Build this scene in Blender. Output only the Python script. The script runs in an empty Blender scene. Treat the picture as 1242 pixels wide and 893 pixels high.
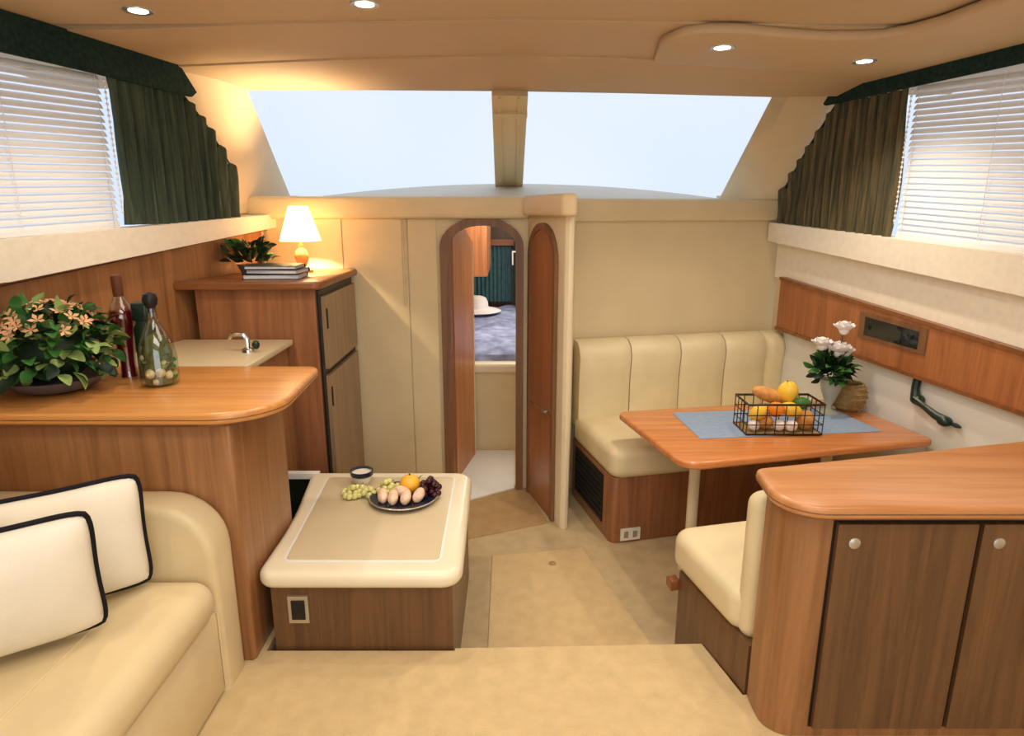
import bpy, bmesh, math, random
from mathutils import Vector, Matrix
random.seed(7)
R = math.radians
PI = math.pi
sc = bpy.context.scene
C = sc.collection

# ------------------------------------------------------------------ camera
cam = bpy.data.objects.new('camera', bpy.data.cameras.new('camera'))
C.objects.link(cam)
cam.location = (0, 0, 1.5)
cam.rotation_euler = (R(90 - 13.8), 0, 0)
cam.data.sensor_width = 36
cam.data.lens = 36 * 780 / 1242
cam.data.clip_start = 0.02
sc.camera = cam

# ------------------------------------------------------------------ world (bright overcast sky) and exposure
wd = bpy.data.worlds.new('sky'); sc.world = wd; wd.use_nodes = True
nt = wd.node_tree; nt.nodes.clear()
wo = nt.nodes.new('ShaderNodeOutputWorld'); bg = nt.nodes.new('ShaderNodeBackground')
nt.links.new(bg.outputs[0], wo.inputs[0])
tc = nt.nodes.new('ShaderNodeTexCoord'); nz = nt.nodes.new('ShaderNodeTexNoise'); nz.inputs['Scale'].default_value = 1.6
cr = nt.nodes.new('ShaderNodeValToRGB')
cr.color_ramp.elements[0].position = 0.40; cr.color_ramp.elements[0].color = (0.72, 0.83, 1.0, 1)
cr.color_ramp.elements[1].position = 0.60; cr.color_ramp.elements[1].color = (0.84, 0.90, 1.0, 1)
nt.links.new(tc.outputs['Generated'], nz.inputs['Vector']); nt.links.new(nz.outputs[0], cr.inputs[0]); nt.links.new(cr.outputs[0], bg.inputs[0])
bg.inputs[1].default_value = 1.12
vs = sc.view_settings
vs.view_transform = 'Standard'; vs.look = 'None'; vs.gamma = 1; vs.exposure = 0.0; vs.use_curve_mapping = False


def area_light(name, loc, rot, sx, sy, power, col):
    l = bpy.data.lights.new(name, 'AREA'); l.shape = 'RECTANGLE'; l.size = sx; l.size_y = sy; l.energy = power; l.color = col
    o = bpy.data.objects.new(name, l); C.objects.link(o); o.location = loc; o.rotation_euler = rot
    return o


# unseen fill lights added at the cockpit doors and under the ceiling
area_light('cockpit_fill', (0.3, -0.92, 1.25), (R(90), 0, 0), 2.2, 1.5, 18, (1.0, 0.95, 0.88))
area_light('aft_fill', (0.1, 0.5, 2.10), (0, 0, 0), 1.6, 0.8, 17, (1.0, 0.94, 0.85))
area_light('salon_fill', (0.1, 1.75, 2.12), (0, 0, 0), 1.8, 0.7, 13, (1.0, 0.94, 0.85))


# ------------------------------------------------------------------ materials
def lin(c):
    return tuple(((v / 255) / 12.92 if v / 255 <= 0.04045 else ((v / 255 + 0.055) / 1.055) ** 2.4) for v in c) + (1,)


def newmat(name):
    m = bpy.data.materials.new(name); m.use_nodes = True
    return m, m.node_tree, m.node_tree.nodes['Principled BSDF']


def mat(name, rgb, rough=0.6, spec=0.4, var=0.06, vscale=6, bump=0.0, bscale=80, metal=0.0, coat=0.0, trans=0.0):
    m, t, p = newmat(name)
    p.inputs['Roughness'].default_value = rough
    p.inputs['Specular IOR Level'].default_value = spec
    p.inputs['Metallic'].default_value = metal
    p.inputs['Coat Weight'].default_value = coat
    p.inputs['Transmission Weight'].default_value = trans
    c = lin(rgb)
    tcn = t.nodes.new('ShaderNodeTexCoord')
    n = t.nodes.new('ShaderNodeTexNoise'); n.inputs['Scale'].default_value = vscale; n.inputs['Detail'].default_value = 3
    t.links.new(tcn.outputs['Object'], n.inputs['Vector'])
    r = t.nodes.new('ShaderNodeValToRGB')
    r.color_ramp.elements[0].position = 0.3; r.color_ramp.elements[1].position = 0.7
    r.color_ramp.elements[0].color = tuple(v * (1 - var) for v in c[:3]) + (1,)
    r.color_ramp.elements[1].color = tuple(min(1, v * (1 + var)) for v in c[:3]) + (1,)
    t.links.new(n.outputs[0], r.inputs[0]); t.links.new(r.outputs[0], p.inputs['Base Color'])
    if bump:
        b = t.nodes.new('ShaderNodeBump'); b.inputs['Strength'].default_value = bump; b.inputs['Distance'].default_value = 0.004
        n2 = t.nodes.new('ShaderNodeTexNoise'); n2.inputs['Scale'].default_value = bscale; n2.inputs['Detail'].default_value = 4
        t.links.new(tcn.outputs['Object'], n2.inputs['Vector']); t.links.new(n2.outputs[0], b.inputs['Height'])
        t.links.new(b.outputs[0], p.inputs['Normal'])
    return m


def wood(name, dark, light, axis='Z', rough=0.35, scale=1.0, rotz=0.0, coat=0.15):
    m, t, p = newmat(name)
    p.inputs['Roughness'].default_value = rough
    p.inputs['Coat Weight'].default_value = coat; p.inputs['Coat Roughness'].default_value = 0.25
    tcn = t.nodes.new('ShaderNodeTexCoord')
    mp = t.nodes.new('ShaderNodeMapping'); mp.vector_type = 'POINT'
    s = {'X': (1.2, 26, 26), 'Y': (26, 1.2, 26), 'Z': (26, 26, 1.2)}[axis]
    mp.inputs['Scale'].default_value = tuple(v * scale for v in s)
    mp.inputs['Rotation'].default_value = (0, 0, rotz)
    t.links.new(tcn.outputs['Object'], mp.inputs[0])
    n = t.nodes.new('ShaderNodeTexNoise'); n.inputs['Scale'].default_value = 1.0; n.inputs['Detail'].default_value = 5
    n.inputs['Roughness'].default_value = 0.65; n.inputs['Distortion'].default_value = 0.6
    t.links.new(mp.outputs[0], n.inputs['Vector'])
    r = t.nodes.new('ShaderNodeValToRGB')
    r.color_ramp.elements[0].position = 0.32; r.color_ramp.elements[1].position = 0.68
    r.color_ramp.elements[0].color = lin(dark); r.color_ramp.elements[1].color = lin(light)
    t.links.new(n.outputs[0], r.inputs[0]); t.links.new(r.outputs[0], p.inputs['Base Color'])
    b = t.nodes.new('ShaderNodeBump'); b.inputs['Strength'].default_value = 0.06; b.inputs['Distance'].default_value = 0.002
    t.links.new(n.outputs[0], b.inputs['Height']); t.links.new(b.outputs[0], p.inputs['Normal'])
    return m


def emis(name, rgb, strength):
    m, t, p = newmat(name)
    p.inputs['Base Color'].default_value = lin(rgb)
    p.inputs['Emission Color'].default_value = lin(rgb); p.inputs['Emission Strength'].default_value = strength
    return m


def glassmat(name, rgb=(245, 250, 255), gloss=0.06, rough=0.02):
    m = bpy.data.materials.new(name); m.use_nodes = True; t = m.node_tree; t.nodes.clear()
    o = t.nodes.new('ShaderNodeOutputMaterial'); mx = t.nodes.new('ShaderNodeMixShader')
    a = t.nodes.new('ShaderNodeBsdfTransparent'); g = t.nodes.new('ShaderNodeBsdfGlossy')
    a.inputs[0].default_value = lin(rgb); g.inputs['Roughness'].default_value = rough
    mx.inputs[0].default_value = gloss
    t.links.new(a.outputs[0], mx.inputs[1]); t.links.new(g.outputs[0], mx.inputs[2]); t.links.new(mx.outputs[0], o.inputs[0])
    return m


M = {}
M['cream'] = mat('cream_vinyl', (228, 212, 178), 0.5, 0.3, 0.03, 5, 0.05, 60)
M['ceil'] = mat('ceiling_vinyl', (192, 166, 130), 0.6, 0.3, 0.03, 3, 0.05, 60)
M['bulk'] = mat('bulkhead_vinyl', (218, 200, 160), 0.55, 0.3, 0.04, 4, 0.05, 60)
M['pillar'] = mat('pillar_vinyl', (222, 198, 158), 0.6, 0.3, 0.03, 4)
M['dash'] = mat('dash_moulding', (206, 196, 176), 0.5, 0.3, 0.03, 4)
M['sill'] = mat('padded_sill_fabric', (240, 230, 210), 0.8, 0.2, 0.04, 30, 0.3, 50)
M['leather'] = mat('cream_leather', (222, 206, 166), 0.42, 0.4, 0.04, 8, 0.12, 45)
M['leather2'] = mat('sofa_leather', (214, 194, 152), 0.42, 0.4, 0.04, 8, 0.12, 45)
M['white'] = mat('white_laminate', (232, 232, 226), 0.35, 0.4, 0.02)
M['rimtop'] = mat('cream_gelcoat', (232, 220, 190), 0.25, 0.5, 0.02)
M['insettop'] = mat('tan_inset', (206, 188, 152), 0.35, 0.4, 0.03)
M['carpet'] = mat('tan_carpet', (208, 182, 136), 0.95, 0.1, 0.07, 16, 0.8, 260)
M['carpet2'] = mat('grey_tan_carpet', (190, 168, 130), 0.95, 0.1, 0.10, 12, 0.8, 260)
M['foyer'] = mat('brown_tan_carpet', (176, 146, 102), 0.95, 0.1, 0.10, 12, 0.8, 260)
M['wood_v'] = wood('teak_vertical', (130, 86, 50), (170, 120, 76), 'Z')
M['wood_top'] = wood('teak_top', (186, 120, 58), (220, 156, 86), 'X', 0.28, coat=0.3)
M['wood_y'] = wood('teak_lengthwise', (150, 88, 44), (190, 118, 62), 'Y')
M['wood_red'] = wood('teak_red', (130, 84, 54), (166, 110, 72), 'Z')
M['wood_dark'] = wood('teak_edge', (116, 70, 36), (150, 94, 50), 'X', 0.35)
M['wood_frame'] = wood('teak_frame', (104, 70, 44), (138, 96, 62), 'Z', 0.5, coat=0.0)
M['wood_table'] = wood('teak_table', (190, 112, 58), (220, 142, 80), 'X', 0.25, coat=0.35)
M['wood_brown'] = wood('teak_shaded', (84, 56, 34), (118, 82, 50), 'Z')  # same teak, darkened in colour for fronts that get less light
M['door_taupe'] = wood('taupe_panel', (138, 110, 80), (166, 136, 102), 'Z')
M['black'] = mat('black_plastic', (22, 22, 22), 0.4, 0.4, 0.02)
M['dkgreen'] = mat('dark_green_enamel', (18, 40, 32), 0.35, 0.5, 0.05)
M['curtain'] = wood('green_striped_curtain', (34, 50, 42), (82, 92, 70), 'Z', 0.95, 2.2, coat=0.0)
M['curtain_s'] = wood('bronze_green_curtain', (36, 50, 42), (112, 96, 62), 'Z', 0.95, 2.2, coat=0.0)
M['curtain_o'] = mat('green_patterned_curtain', (62, 78, 66), 0.9, 0.1, 0.5, 60, 0.3, 120)
M['valance'] = mat('dark_green_valance', (34, 52, 46), 0.9, 0.1, 0.3, 60, 0.3, 120)
M['blind'] = mat('white_blind', (240, 240, 240), 0.45, 0.4, 0.01)
M['glass'] = glassmat('window_glass', (252, 253, 255), 0.04)
M['cglass'] = glassmat('clear_glassware', (236, 242, 238), 0.14)
M['chrome'] = mat('chrome', (215, 215, 210), 0.15, 0.5, 0.0, metal=1.0)
M['steel'] = mat('satin_metal', (196, 190, 178), 0.35, 0.5, 0.0, metal=0.8)
M['darkglass'] = mat('dark_glass', (16, 26, 28), 0.08, 0.6, 0.0)
M['pillow'] = mat('pillow_cloth', (232, 224, 206), 0.85, 0.15, 0.03, 12, 0.25, 90)
M['piping'] = mat('black_piping', (20, 18, 24), 0.7, 0.2, 0.02)
M['blue'] = mat('blue_cloth', (142, 162, 188), 0.85, 0.15, 0.06, 40, 0.2, 150)
M['navy'] = mat('navy_glaze', (26, 32, 54), 0.15, 0.6, 0.02)
M['leaf'] = mat('leaf_green', (56, 108, 46), 0.5, 0.3, 0.35, 14)
M['leaf2'] = mat('leaf_yellow_green', (140, 164, 92), 0.5, 0.3, 0.3, 14)
M['leafd'] = mat('leaf_dark', (22, 44, 24), 0.5, 0.3, 0.3, 14)
M['stem'] = mat('stem_green', (60, 84, 44), 0.6)
M['petal'] = mat('petal_white', (246, 240, 238), 0.6, 0.2, 0.04)
M['petalp'] = mat('petal_peach', (226, 176, 132), 0.6, 0.2, 0.12, 30)
M['red'] = mat('red_vinegar', (120, 18, 34), 0.08, 0.6, 0.04, coat=0.5)
M['cork'] = mat('brown_seal', (96, 52, 24), 0.5, 0.3, 0.1)
M['pickle'] = mat('pickled_green', (92, 100, 50), 0.3, 0.4, 0.4, 30)
M['onion'] = mat('pickled_onion', (228, 206, 160), 0.3, 0.5, 0.08, 30)
M['yellow'] = mat('yellow_skin', (240, 196, 70), 0.35, 0.4, 0.08, 20)
M['orange'] = mat('orange_skin', (240, 140, 40), 0.4, 0.4, 0.08, 20, 0.3, 120)
M['peach'] = mat('peach_flesh', (238, 200, 172), 0.4, 0.4, 0.22, 40)
M['grape'] = mat('dark_grape', (58, 16, 24), 0.2, 0.5, 0.2, 40)
M['ggrape'] = mat('green_grape', (214, 208, 132), 0.2, 0.5, 0.12, 40)
M['bread'] = mat('bread_crust', (206, 150, 84), 0.7, 0.2, 0.2, 30, 0.3, 50)
M['wicker'] = mat('tan_woven', (160, 134, 88), 0.8, 0.2, 0.25, 50, 0.5, 90)
M['wire'] = mat('bronze_wire', (52, 40, 30), 0.4, 0.5, 0.05, metal=0.5)
M['page'] = mat('page_paper', (222, 222, 224), 0.8, 0.1, 0.05, 120)
M['pot'] = mat('grey_ceramic', (92, 88, 88), 0.3, 0.4, 0.05)
M['plate_w'] = mat('outlet_white', (232, 226, 210), 0.4)
M['teal'] = mat('teal_curtain', (84, 120, 124), 0.9, 0.1, 0.15, 20)
M['spread'] = mat('blue_bedspread', (150, 160, 196), 0.85, 0.15, 0.4, 10, 0.4, 30)
M['lampshade'], t_, p_ = newmat('glowing_shade')
p_.inputs['Emission Color'].default_value = lin((255, 222, 170)); p_.inputs['Emission Strength'].default_value = 2.5
tr_ = t_.nodes.new('ShaderNodeBsdfTranslucent'); tr_.inputs[0].default_value = (1, 0.9, 0.72, 1); mx_ = t_.nodes.new('ShaderNodeMixShader'); mx_.inputs[0].default_value = 0.75
p_.inputs['Base Color'].default_value = (0.9, 0.8, 0.6, 1)
t_.links.new(p_.outputs[0], mx_.inputs[1]); t_.links.new(tr_.outputs[0], mx_.inputs[2]); t_.links.new(mx_.outputs[0], t_.nodes['Material Output'].inputs[0])
M['lens'] = emis('downlight_lens', (255, 236, 214), 8.0)
M['teak_in'] = wood('door_leaf_wood', (170, 102, 56), (208, 138, 82), 'Z', 0.4)


# ------------------------------------------------------------------ mesh builder
class MB:
    def __init__(s):
        s.v = []; s.f = []; s.fm = []

    def add(s, vs_, fs):
        o = len(s.v); s.v += [tuple(p) for p in vs_]; s.f += [tuple(i + o for i in f) for f in fs]; return s

    def box(s, a, b, rz=0.0, piv=None):
        (x0, y0, z0), (x1, y1, z1) = a, b
        vs_ = [Vector((x, y, z)) for z in (z0, z1) for y in (y0, y1) for x in (x0, x1)]
        if rz:
            p = Vector(piv) if piv else Vector(((x0 + x1) / 2, (y0 + y1) / 2, 0)); p.z = 0
            m = Matrix.Rotation(rz, 3, 'Z'); vs_ = [m @ (q - p) + p for q in vs_]
        return s.add(vs_, [(0, 2, 3, 1), (4, 5, 7, 6), (0, 1, 5, 4), (2, 6, 7, 3), (0, 4, 6, 2), (1, 3, 7, 5)])

    def prism(s, pts, d):
        """polygon (3D points) extruded along vector d"""
        pts = [Vector(p) for p in pts]; d = Vector(d); n = len(pts)
        nor = Vector((0, 0, 0))
        for i in range(n):
            nor += (pts[i] - pts[0]).cross(pts[(i + 1) % n] - pts[0])
        if nor.dot(d) > 0: pts.reverse()
        vs_ = pts + [p + d for p in pts]
        fs = [tuple(range(n)), tuple(range(2 * n - 1, n - 1, -1))]
        fs += [(i, i + n, (i + 1) % n + n, (i + 1) % n) for i in range(n)]
        fs = [fs[0], fs[1]] + [tuple(reversed(f)) for f in fs[2:]]
        # orientation of sides: make outward
        return s.add(vs_, [fs[0], fs[1]] + [tuple(reversed(f)) for f in fs[2:]])

    def slab(s, pts, z0, z1, b=0.01, seg=4, rads=None, nc=6, bot=True):
        """rounded horizontal slab: pts CCW (x,y), corner radii rads, edge rounding b"""
        out = rounded(pts, rads, nc)
        n = len(out); rings = []
        prof = []
        if bot:
            for k in range(seg + 1):
                a = PI / 2 * k / seg; prof.append((-b * (1 - math.sin(a)), z0 + b * (1 - math.cos(a))))
        else:
            prof.append((0, z0))
        for k in range(seg + 1):
            a = PI / 2 * k / seg; prof.append((-b * (1 - math.cos(a)), z1 - b * (1 - math.sin(a))))
        nr = normals2(out)
        vs_ = []
        for off, z in prof:
            for (x, y), (nx, ny) in zip(out, nr): vs_.append((x + nx * off, y + ny * off, z))
        fs = [tuple(reversed(range(n)))]
        for r in range(len(prof) - 1):
            for i in range(n):
                j = (i + 1) % n; fs.append((r * n + i, r * n + j, (r + 1) * n + j, (r + 1) * n + i))
        fs.append(tuple((len(prof) - 1) * n + i for i in range(n)))
        return s.add(vs_, fs)

    def tube(s, path, r, n=8, closed=False, cap=True):
        P_ = [Vector(p) for p in path]; m = len(P_)
        rr = r if isinstance(r, (list, tuple)) else [r] * m
        vs_ = []; up = None
        for i, p in enumerate(P_):
            if closed: t = (P_[(i + 1) % m] - P_[i - 1]).normalized()
            else: t = (P_[min(i + 1, m - 1)] - P_[max(i - 1, 0)]).normalized()
            if up is None:
                up = Vector((0, 0, 1)) if abs(t.z) < 0.9 else Vector((1, 0, 0))
            a = (up - t * up.dot(t)).normalized(); b = t.cross(a); up = a
            for k in range(n):
                w = 2 * PI * k / n; vs_.append(p + (a * math.cos(w) + b * math.sin(w)) * rr[i])
        fs = []
        for i in range(m if closed else m - 1):
            j = (i + 1) % m
            for k in range(n):
                l = (k + 1) % n; fs.append((i * n + k, i * n + l, j * n + l, j * n + k))
        if cap and not closed:
            fs.append(tuple(reversed(range(n)))); fs.append(tuple((m - 1) * n + k for k in range(n)))
        return s.add(vs_, fs)

    def lathe(s, prof, c=(0, 0, 0), n=24):
        """prof list of (r,z) going outward side from bottom to top"""
        vs_ = []; m = len(prof)
        for r_, z in prof:
            for k in range(n):
                w = 2 * PI * k / n; vs_.append((c[0] + r_ * math.cos(w), c[1] + r_ * math.sin(w), c[2] + z))
        fs = []
        for i in range(m - 1):
            for k in range(n):
                l = (k + 1) % n; fs.append((i * n + k, i * n + l, (i + 1) * n + l, (i + 1) * n + k))
        if prof[0][0] > 1e-4: fs.append(tuple(reversed(range(n))))
        if prof[-1][0] > 1e-4: fs.append(tuple((m - 1) * n + k for k in range(n)))
        return s.add(vs_, fs)

    def ell(s, c, r, nu=12, nv=8, rot=None, f=None):
        vs_ = []; c = Vector(c)
        for i in range(nv + 1):
            ph = PI * i / nv - PI / 2
            for k in range(nu):
                w = 2 * PI * k / nu
                p = Vector((math.cos(ph) * math.cos(w), math.cos(ph) * math.sin(w), math.sin(ph)))
                if f: p = p * f(p)
                p = Vector((p.x * r[0], p.y * r[1], p.z * r[2]))
                if rot: p = rot @ p
                vs_.append(p + c)
        fs = []
        for i in range(nv):
            for k in range(nu):
                l = (k + 1) % nu; fs.append((i * nu + k, i * nu + l, (i + 1) * nu + l, (i + 1) * nu + k))
        return s.add(vs_, fs)

    def grid(s, rows, flip=False):
        n = len(rows[0]); vs_ = [p for r_ in rows for p in r_]; fs = []
        for i in range(len(rows) - 1):
            for k in range(n - 1):
                q = (i * n + k, i * n + k + 1, (i + 1) * n + k + 1, (i + 1) * n + k)
                fs.append(tuple(reversed(q)) if flip else q)
        return s.add(vs_, fs)

    def sheet(s, rows, d):
        """a grid given thickness by vector d, closed"""
        d = Vector(d); n = len(rows[0]); m = len(rows)
        top = [Vector(p) for r_ in rows for p in r_]; bot = [p + d for p in top]
        N = n * m; fs = []
        for i in range(m - 1):
            for k in range(n - 1):
                q = (i * n + k, i * n + k + 1, (i + 1) * n + k + 1, (i + 1) * n + k)
                fs.append(q); fs.append(tuple(N + a for a in reversed(q)))
        per = [k for k in range(n)] + [i * n + n - 1 for i in range(1, m)] + [(m - 1) * n + k for k in range(n - 2, -1, -1)] + [i * n for i in range(m - 2, 0, -1)]
        for a, b in zip(per, per[1:] + per[:1]): fs.append((b, a, N + a, N + b))
        return s.add(top + bot, fs)


def rounded(pts, rads=None, nc=6):
    n = len(pts); out = []
    if rads is None: rads = [0] * n
    if not isinstance(rads, (list, tuple)): rads = [rads] * n
    for i in range(n):
        p = Vector(pts[i]).to_2d() if len(pts[i]) > 2 else Vector(pts[i]); a = Vector(pts[i - 1][:2]); b = Vector(pts[(i + 1) % n][:2]); r = rads[i]
        if r <= 0: out.append((p.x, p.y)); continue
        d1 = (a - p).normalized(); d2 = (b - p).normalized(); ang = d1.angle(d2)
        t = min(r / math.tan(ang / 2), (a - p).length * .49, (b - p).length * .49); r2 = t * math.tan(ang / 2)
        c = p + (d1 + d2).normalized() * (r2 / math.sin(ang / 2))
        s0 = p + d1 * t - c; s1 = p + d2 * t - c
        a0 = math.atan2(s0.y, s0.x); a1 = math.atan2(s1.y, s1.x)
        while a1 - a0 > PI: a1 -= 2 * PI
        while a1 - a0 < -PI: a1 += 2 * PI
        for k in range(nc + 1):
            w = a0 + (a1 - a0) * k / nc; out.append((c.x + r2 * math.cos(w), c.y + r2 * math.sin(w)))
    return out


def normals2(o):
    n = len(o); r = []
    for i in range(n):
        a = Vector(o[i]) - Vector(o[i - 1]); b = Vector(o[(i + 1) % n]) - Vector(o[i])
        if a.length < 1e-9: a = b
        if b.length < 1e-9: b = a
        a.normalize(); b.normalize()
        na = Vector((a.y, -a.x)); nb = Vector((b.y, -b.x)); m = (na + nb)
        if m.length < 1e-6: m = na
        m.normalize(); k = max(0.5, m.dot(na)); r.append((m.x / k, m.y / k))
    return r


ORG = {}


def obj(name, mb, m, parent=None, loc=None, world=True, sharp=35):
    """ONE mesh object; coordinates are world ones (world=True) or local to the parent's origin"""
    me = bpy.data.meshes.new(name)
    if parent is not None: o0 = ORG.get(parent, Vector((0, 0, 0))) if world else Vector((0, 0, 0))
    else: o0 = Vector(loc) if (loc is not None and world) else Vector((0, 0, 0))
    me.from_pydata([tuple(Vector(p) - o0) for p in mb.v], [], mb.f)
    me.validate()
    bm = bmesh.new(); bm.from_mesh(me); bmesh.ops.recalc_face_normals(bm, faces=bm.faces[:]); bm.to_mesh(me); bm.free()
    me.polygons.foreach_set('use_smooth', [True] * len(me.polygons))
    me.set_sharp_from_angle(angle=R(sharp))
    me.materials.append(M[m] if isinstance(m, str) else m)
    o = bpy.data.objects.new(name, me); C.objects.link(o)
    if parent is not None: o.parent = parent; ORG[o] = ORG.get(parent, Vector((0, 0, 0)))
    elif loc is not None: o.location = loc; ORG[o] = Vector(loc)
    else: ORG[o] = Vector((0, 0, 0))
    return o


def tag(o, label, cat, group=None):
    o['label'] = label; o['category'] = cat
    if group: o['group'] = group
    return o


def thing(name, label, cat, loc=(0, 0, 0), rz=0, group=None):
    o = bpy.data.objects.new(name, None); C.objects.link(o); o.empty_display_size = 0.05
    o.location = loc; o.rotation_euler = (0, 0, rz); ORG[o] = Vector(loc)
    return tag(o, label, cat, group)


def struct(name, mb, m, parent=None, loc=None, sharp=35):
    o = obj(name, mb, m, parent, loc, sharp=sharp)
    if parent is None: o['kind'] = 'structure'
    return o


def lab(o, s): o['label'] = s; return o


def inst(src, name, parent, loc, rot=(0, 0, 0), sc_=1.0, m=None):
    """another object sharing a mesh, placed locally under parent"""
    o = bpy.data.objects.new(name, src.data); C.objects.link(o); o.parent = parent
    o.location = loc; o.rotation_euler = rot; o.scale = (sc_,) * 3 if not isinstance(sc_, tuple) else sc_
    return o


def copy_tree(o, parent=None):
    c = o.copy(); C.objects.link(c)
    if parent is not None: c.parent = parent
    for ch in list(o.children): copy_tree(ch, c)
    return c


# ------------------------------------------------------------------ hull side planes
def LX(y): return -1.42 - 0.24 * (3.75 - max(y, 1.3))      # port side wall
def RX(y): return 1.65 + 0.24 * (4.0 - max(y, 1.5))        # starboard side wall


def side(y, z, out=0.0, port=True):
    """point on the side wall; out > 0 moves into the cabin"""
    return (LX(y) + out, y, z) if port else (RX(y) - out, y, z)


def strip(ya, yb, za0, za1, zb0, zb1, t0, t1, port=True, ny=1):
    """board along the side wall between stations ya..yb, bottom/top heights at each, from depth t0 to t1"""
    mb = MB()
    ys = sorted(set([ya, yb] + [q_ for q_ in ((1.3 if port else 1.5), 2.2) if ya < q_ < yb]))
    rows = []
    for y in ys:
        k = max(0, (y - max(ya, 2.2)) / (yb - max(ya, 2.2))); lo = za0 + (zb0 - za0) * k; hi = za1 + (zb1 - za1) * k
        rows.append([side(y, lo, t1, port), side(y, hi, t1, port), side(y, hi, t0, port), side(y, lo, t0, port), side(y, lo, t1, port)])
    mb.grid(rows)
    a = rows[0][:4]; b = rows[-1][:4]
    mb.add(a, [(0, 1, 2, 3)]); mb.add(b, [(3, 2, 1, 0)])
    return weld(mb)


def weld(mb):
    idx = {}; vs_ = []; mp = []
    for p in mb.v:
        k = tuple(round(c, 5) for c in p)
        if k not in idx: idx[k] = len(vs_); vs_.append(p)
        mp.append(idx[k])
    mb.v = vs_; mb.f = [tuple(dict.fromkeys(mp[i] for i in f)) for f in mb.f]; mb.f = [f for f in mb.f if len(f) > 2]
    return mb


# ================================================================== SETTING
AFT = -1.0
# lower sole and the raised aft sole with its step
low = MB(); low.box((-2.4, 1.9, -0.24), (2.5, 3.78, -0.2)); struct('floor', low, 'carpet2', loc=(0, 2.8, -0.2))
up = MB(); up.prism([(-2.4, AFT, 0), (2.6, AFT, 0), (2.6, 2.16, 0), (0.735, 1.74, 0), (0.675, 1.99, 0), (-0.2, 1.965, 0), (-0.2, 1.952, 0), (-0.86, 1.952, 0), (-0.86, 2.45, 0), (-2.4, 2.45, 0)], (0, 0, -0.199))
ob = struct('floor_aft', up, 'carpet', loc=(0, 1.0, 0)); ob.name = 'floor_raised'
fy = MB(); fy.prism([(-0.9, 2.86, -0.196), (-0.30, 3.075, -0.196), (0.203, 3.282, -0.196), (0.09, 3.76, -0.196), (-0.9, 3.76, -0.196)], (0, 0, -0.01)); struct('floor_foyer', fy, 'foyer', loc=(-.1, 3.4, -0.2))
rg = MB(); rg.slab([(-0.095, 2.0), (0.60, 2.0), (0.545, 2.30), (0.36, 3.0), (-0.10, 2.92)], -0.201, -0.190, 0.004, 2)
tag(obj('carpet_runner', rg, 'carpet', loc=(0.2, 2.5, -0.2)), 'light tan carpet runner on the lower floor in the aisle', 'carpet')
dt = MB(); dt.lathe([(0.018, 0), (0.018, 0.004), (0.012, 0.006), (0, 0.006)], (0.199, 2.844, -0.1905), 16)
tag(obj('floor_fitting', dt, 'wicker', loc=(0.199, 2.844, -0.19)), 'small round brass fitting set in the carpet of the aisle', 'fitting')

# port and starboard walls (outer skin)
for port in (True, False):
    nm = 'wall_left' if port else 'wall_right'
    yf = 3.76 if port else 4.02
    w = strip(AFT, yf, -0.25, 1.33, -0.25, 1.40 if port else 1.30, -0.06, 0.0, port)
    struct(nm, w, 'cream')
for port in (True, False):
    w = strip(AFT, 1.3 if port else 1.5, 1.30 if port else 1.20, 2.2, 1.30 if port else 1.20, 2.2, -0.06, 0.0, port)
    obj('upper_panel', w, 'cream', bpy.data.objects['wall_left' if port else 'wall_right'])
# aft wall with the cockpit door opening
aw = MB(); aw.box((-2.6, AFT - 0.05, -0.2), (-0.9, AFT, 2.3)); aw.box((1.5, AFT - 0.05, -0.2), (2.7, AFT, 2.3)); aw.box((-0.9, AFT - 0.05, 2.0), (1.5, AFT, 2.3))
struct('wall_aft', aw, 'cream')

# port bulkhead with the arched door opening
YB = 3.75
def arch(x0, x1, zs, zt, n=16):
    cx = (x0 + x1) / 2; a = (x1 - x0) / 2; b = zt - zs
    return [(cx - a * math.cos(PI * k / n), zs + b * math.sin(PI * k / n)) for k in range(n + 1)]
ar = arch(-0.36, 0.024, 1.30, 1.42)
pts = [(-1.46, -0.2), (-0.36, -0.2)] + ar + [(0.024, -0.2), (0.12, -0.2), (0.12, 1.50), (-1.46, 1.50)]
bk = MB(); bk.prism([(x, YB, z) for x, z in pts], (0, 0.05, 0)); wf = struct('wall_front', bk, 'bulk', loc=(-.6, YB, -0.2))
for x0, x1 in ((-1.40, -0.972), (-0.965, -0.60), (-0.593, -0.432)):
    pb = MB(); pb.box((x0, YB - 0.012, -0.19), (x1, YB, 1.455)); obj('panel', pb, 'bulk', wf)
pb = MB()
for x in (-0.632, -0.622, -0.612): pb.box((x, YB - 0.018, 0.95), (x + 0.004, YB - 0.012, 1.45))
obj('moulding', pb, 'bulk', wf)
# arched door frame and the open leaf
oa = arch(-0.412, 0.067, 1.295, 1.462); ia = arch(-0.357, 0.022, 1.30, 1.415)
fr = MB(); pts = [(-0.412, -0.2)] + oa + [(0.067, -0.2), (0.022, -0.2)] + ia[::-1] + [(-0.357, -0.2)]
fr.prism([(x, YB - 0.035, z) for x, z in pts], (0, 0.10, 0)); d1 = struct('door_1', fr, 'wood_frame', loc=(-0.17, YB, -0.2))
lf = MB(); a = Vector((-0.350, 3.86, 0)); b = Vector((-0.262, 4.30, 0)); tdir = Vector((0.012, -0.03, 0)) * 0 + Vector((-0.03, 0.006, 0))
lf.prism([(a.x, a.y, -0.19), (b.x, b.y, -0.19), (b.x, b.y, 1.30), ((a.x + b.x) / 2, (a.y + b.y) / 2, 1.41), (a.x, a.y, 1.41)], tdir)
obj('door_leaf', lf, 'teak_in', d1)
le = MB(); le.box((b.x - 0.032, b.y + 0.001, -0.19), (b.x + 0.006, b.y + 0.012, 1.30)); obj('edge_trim', le, 'cream', d1)
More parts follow.
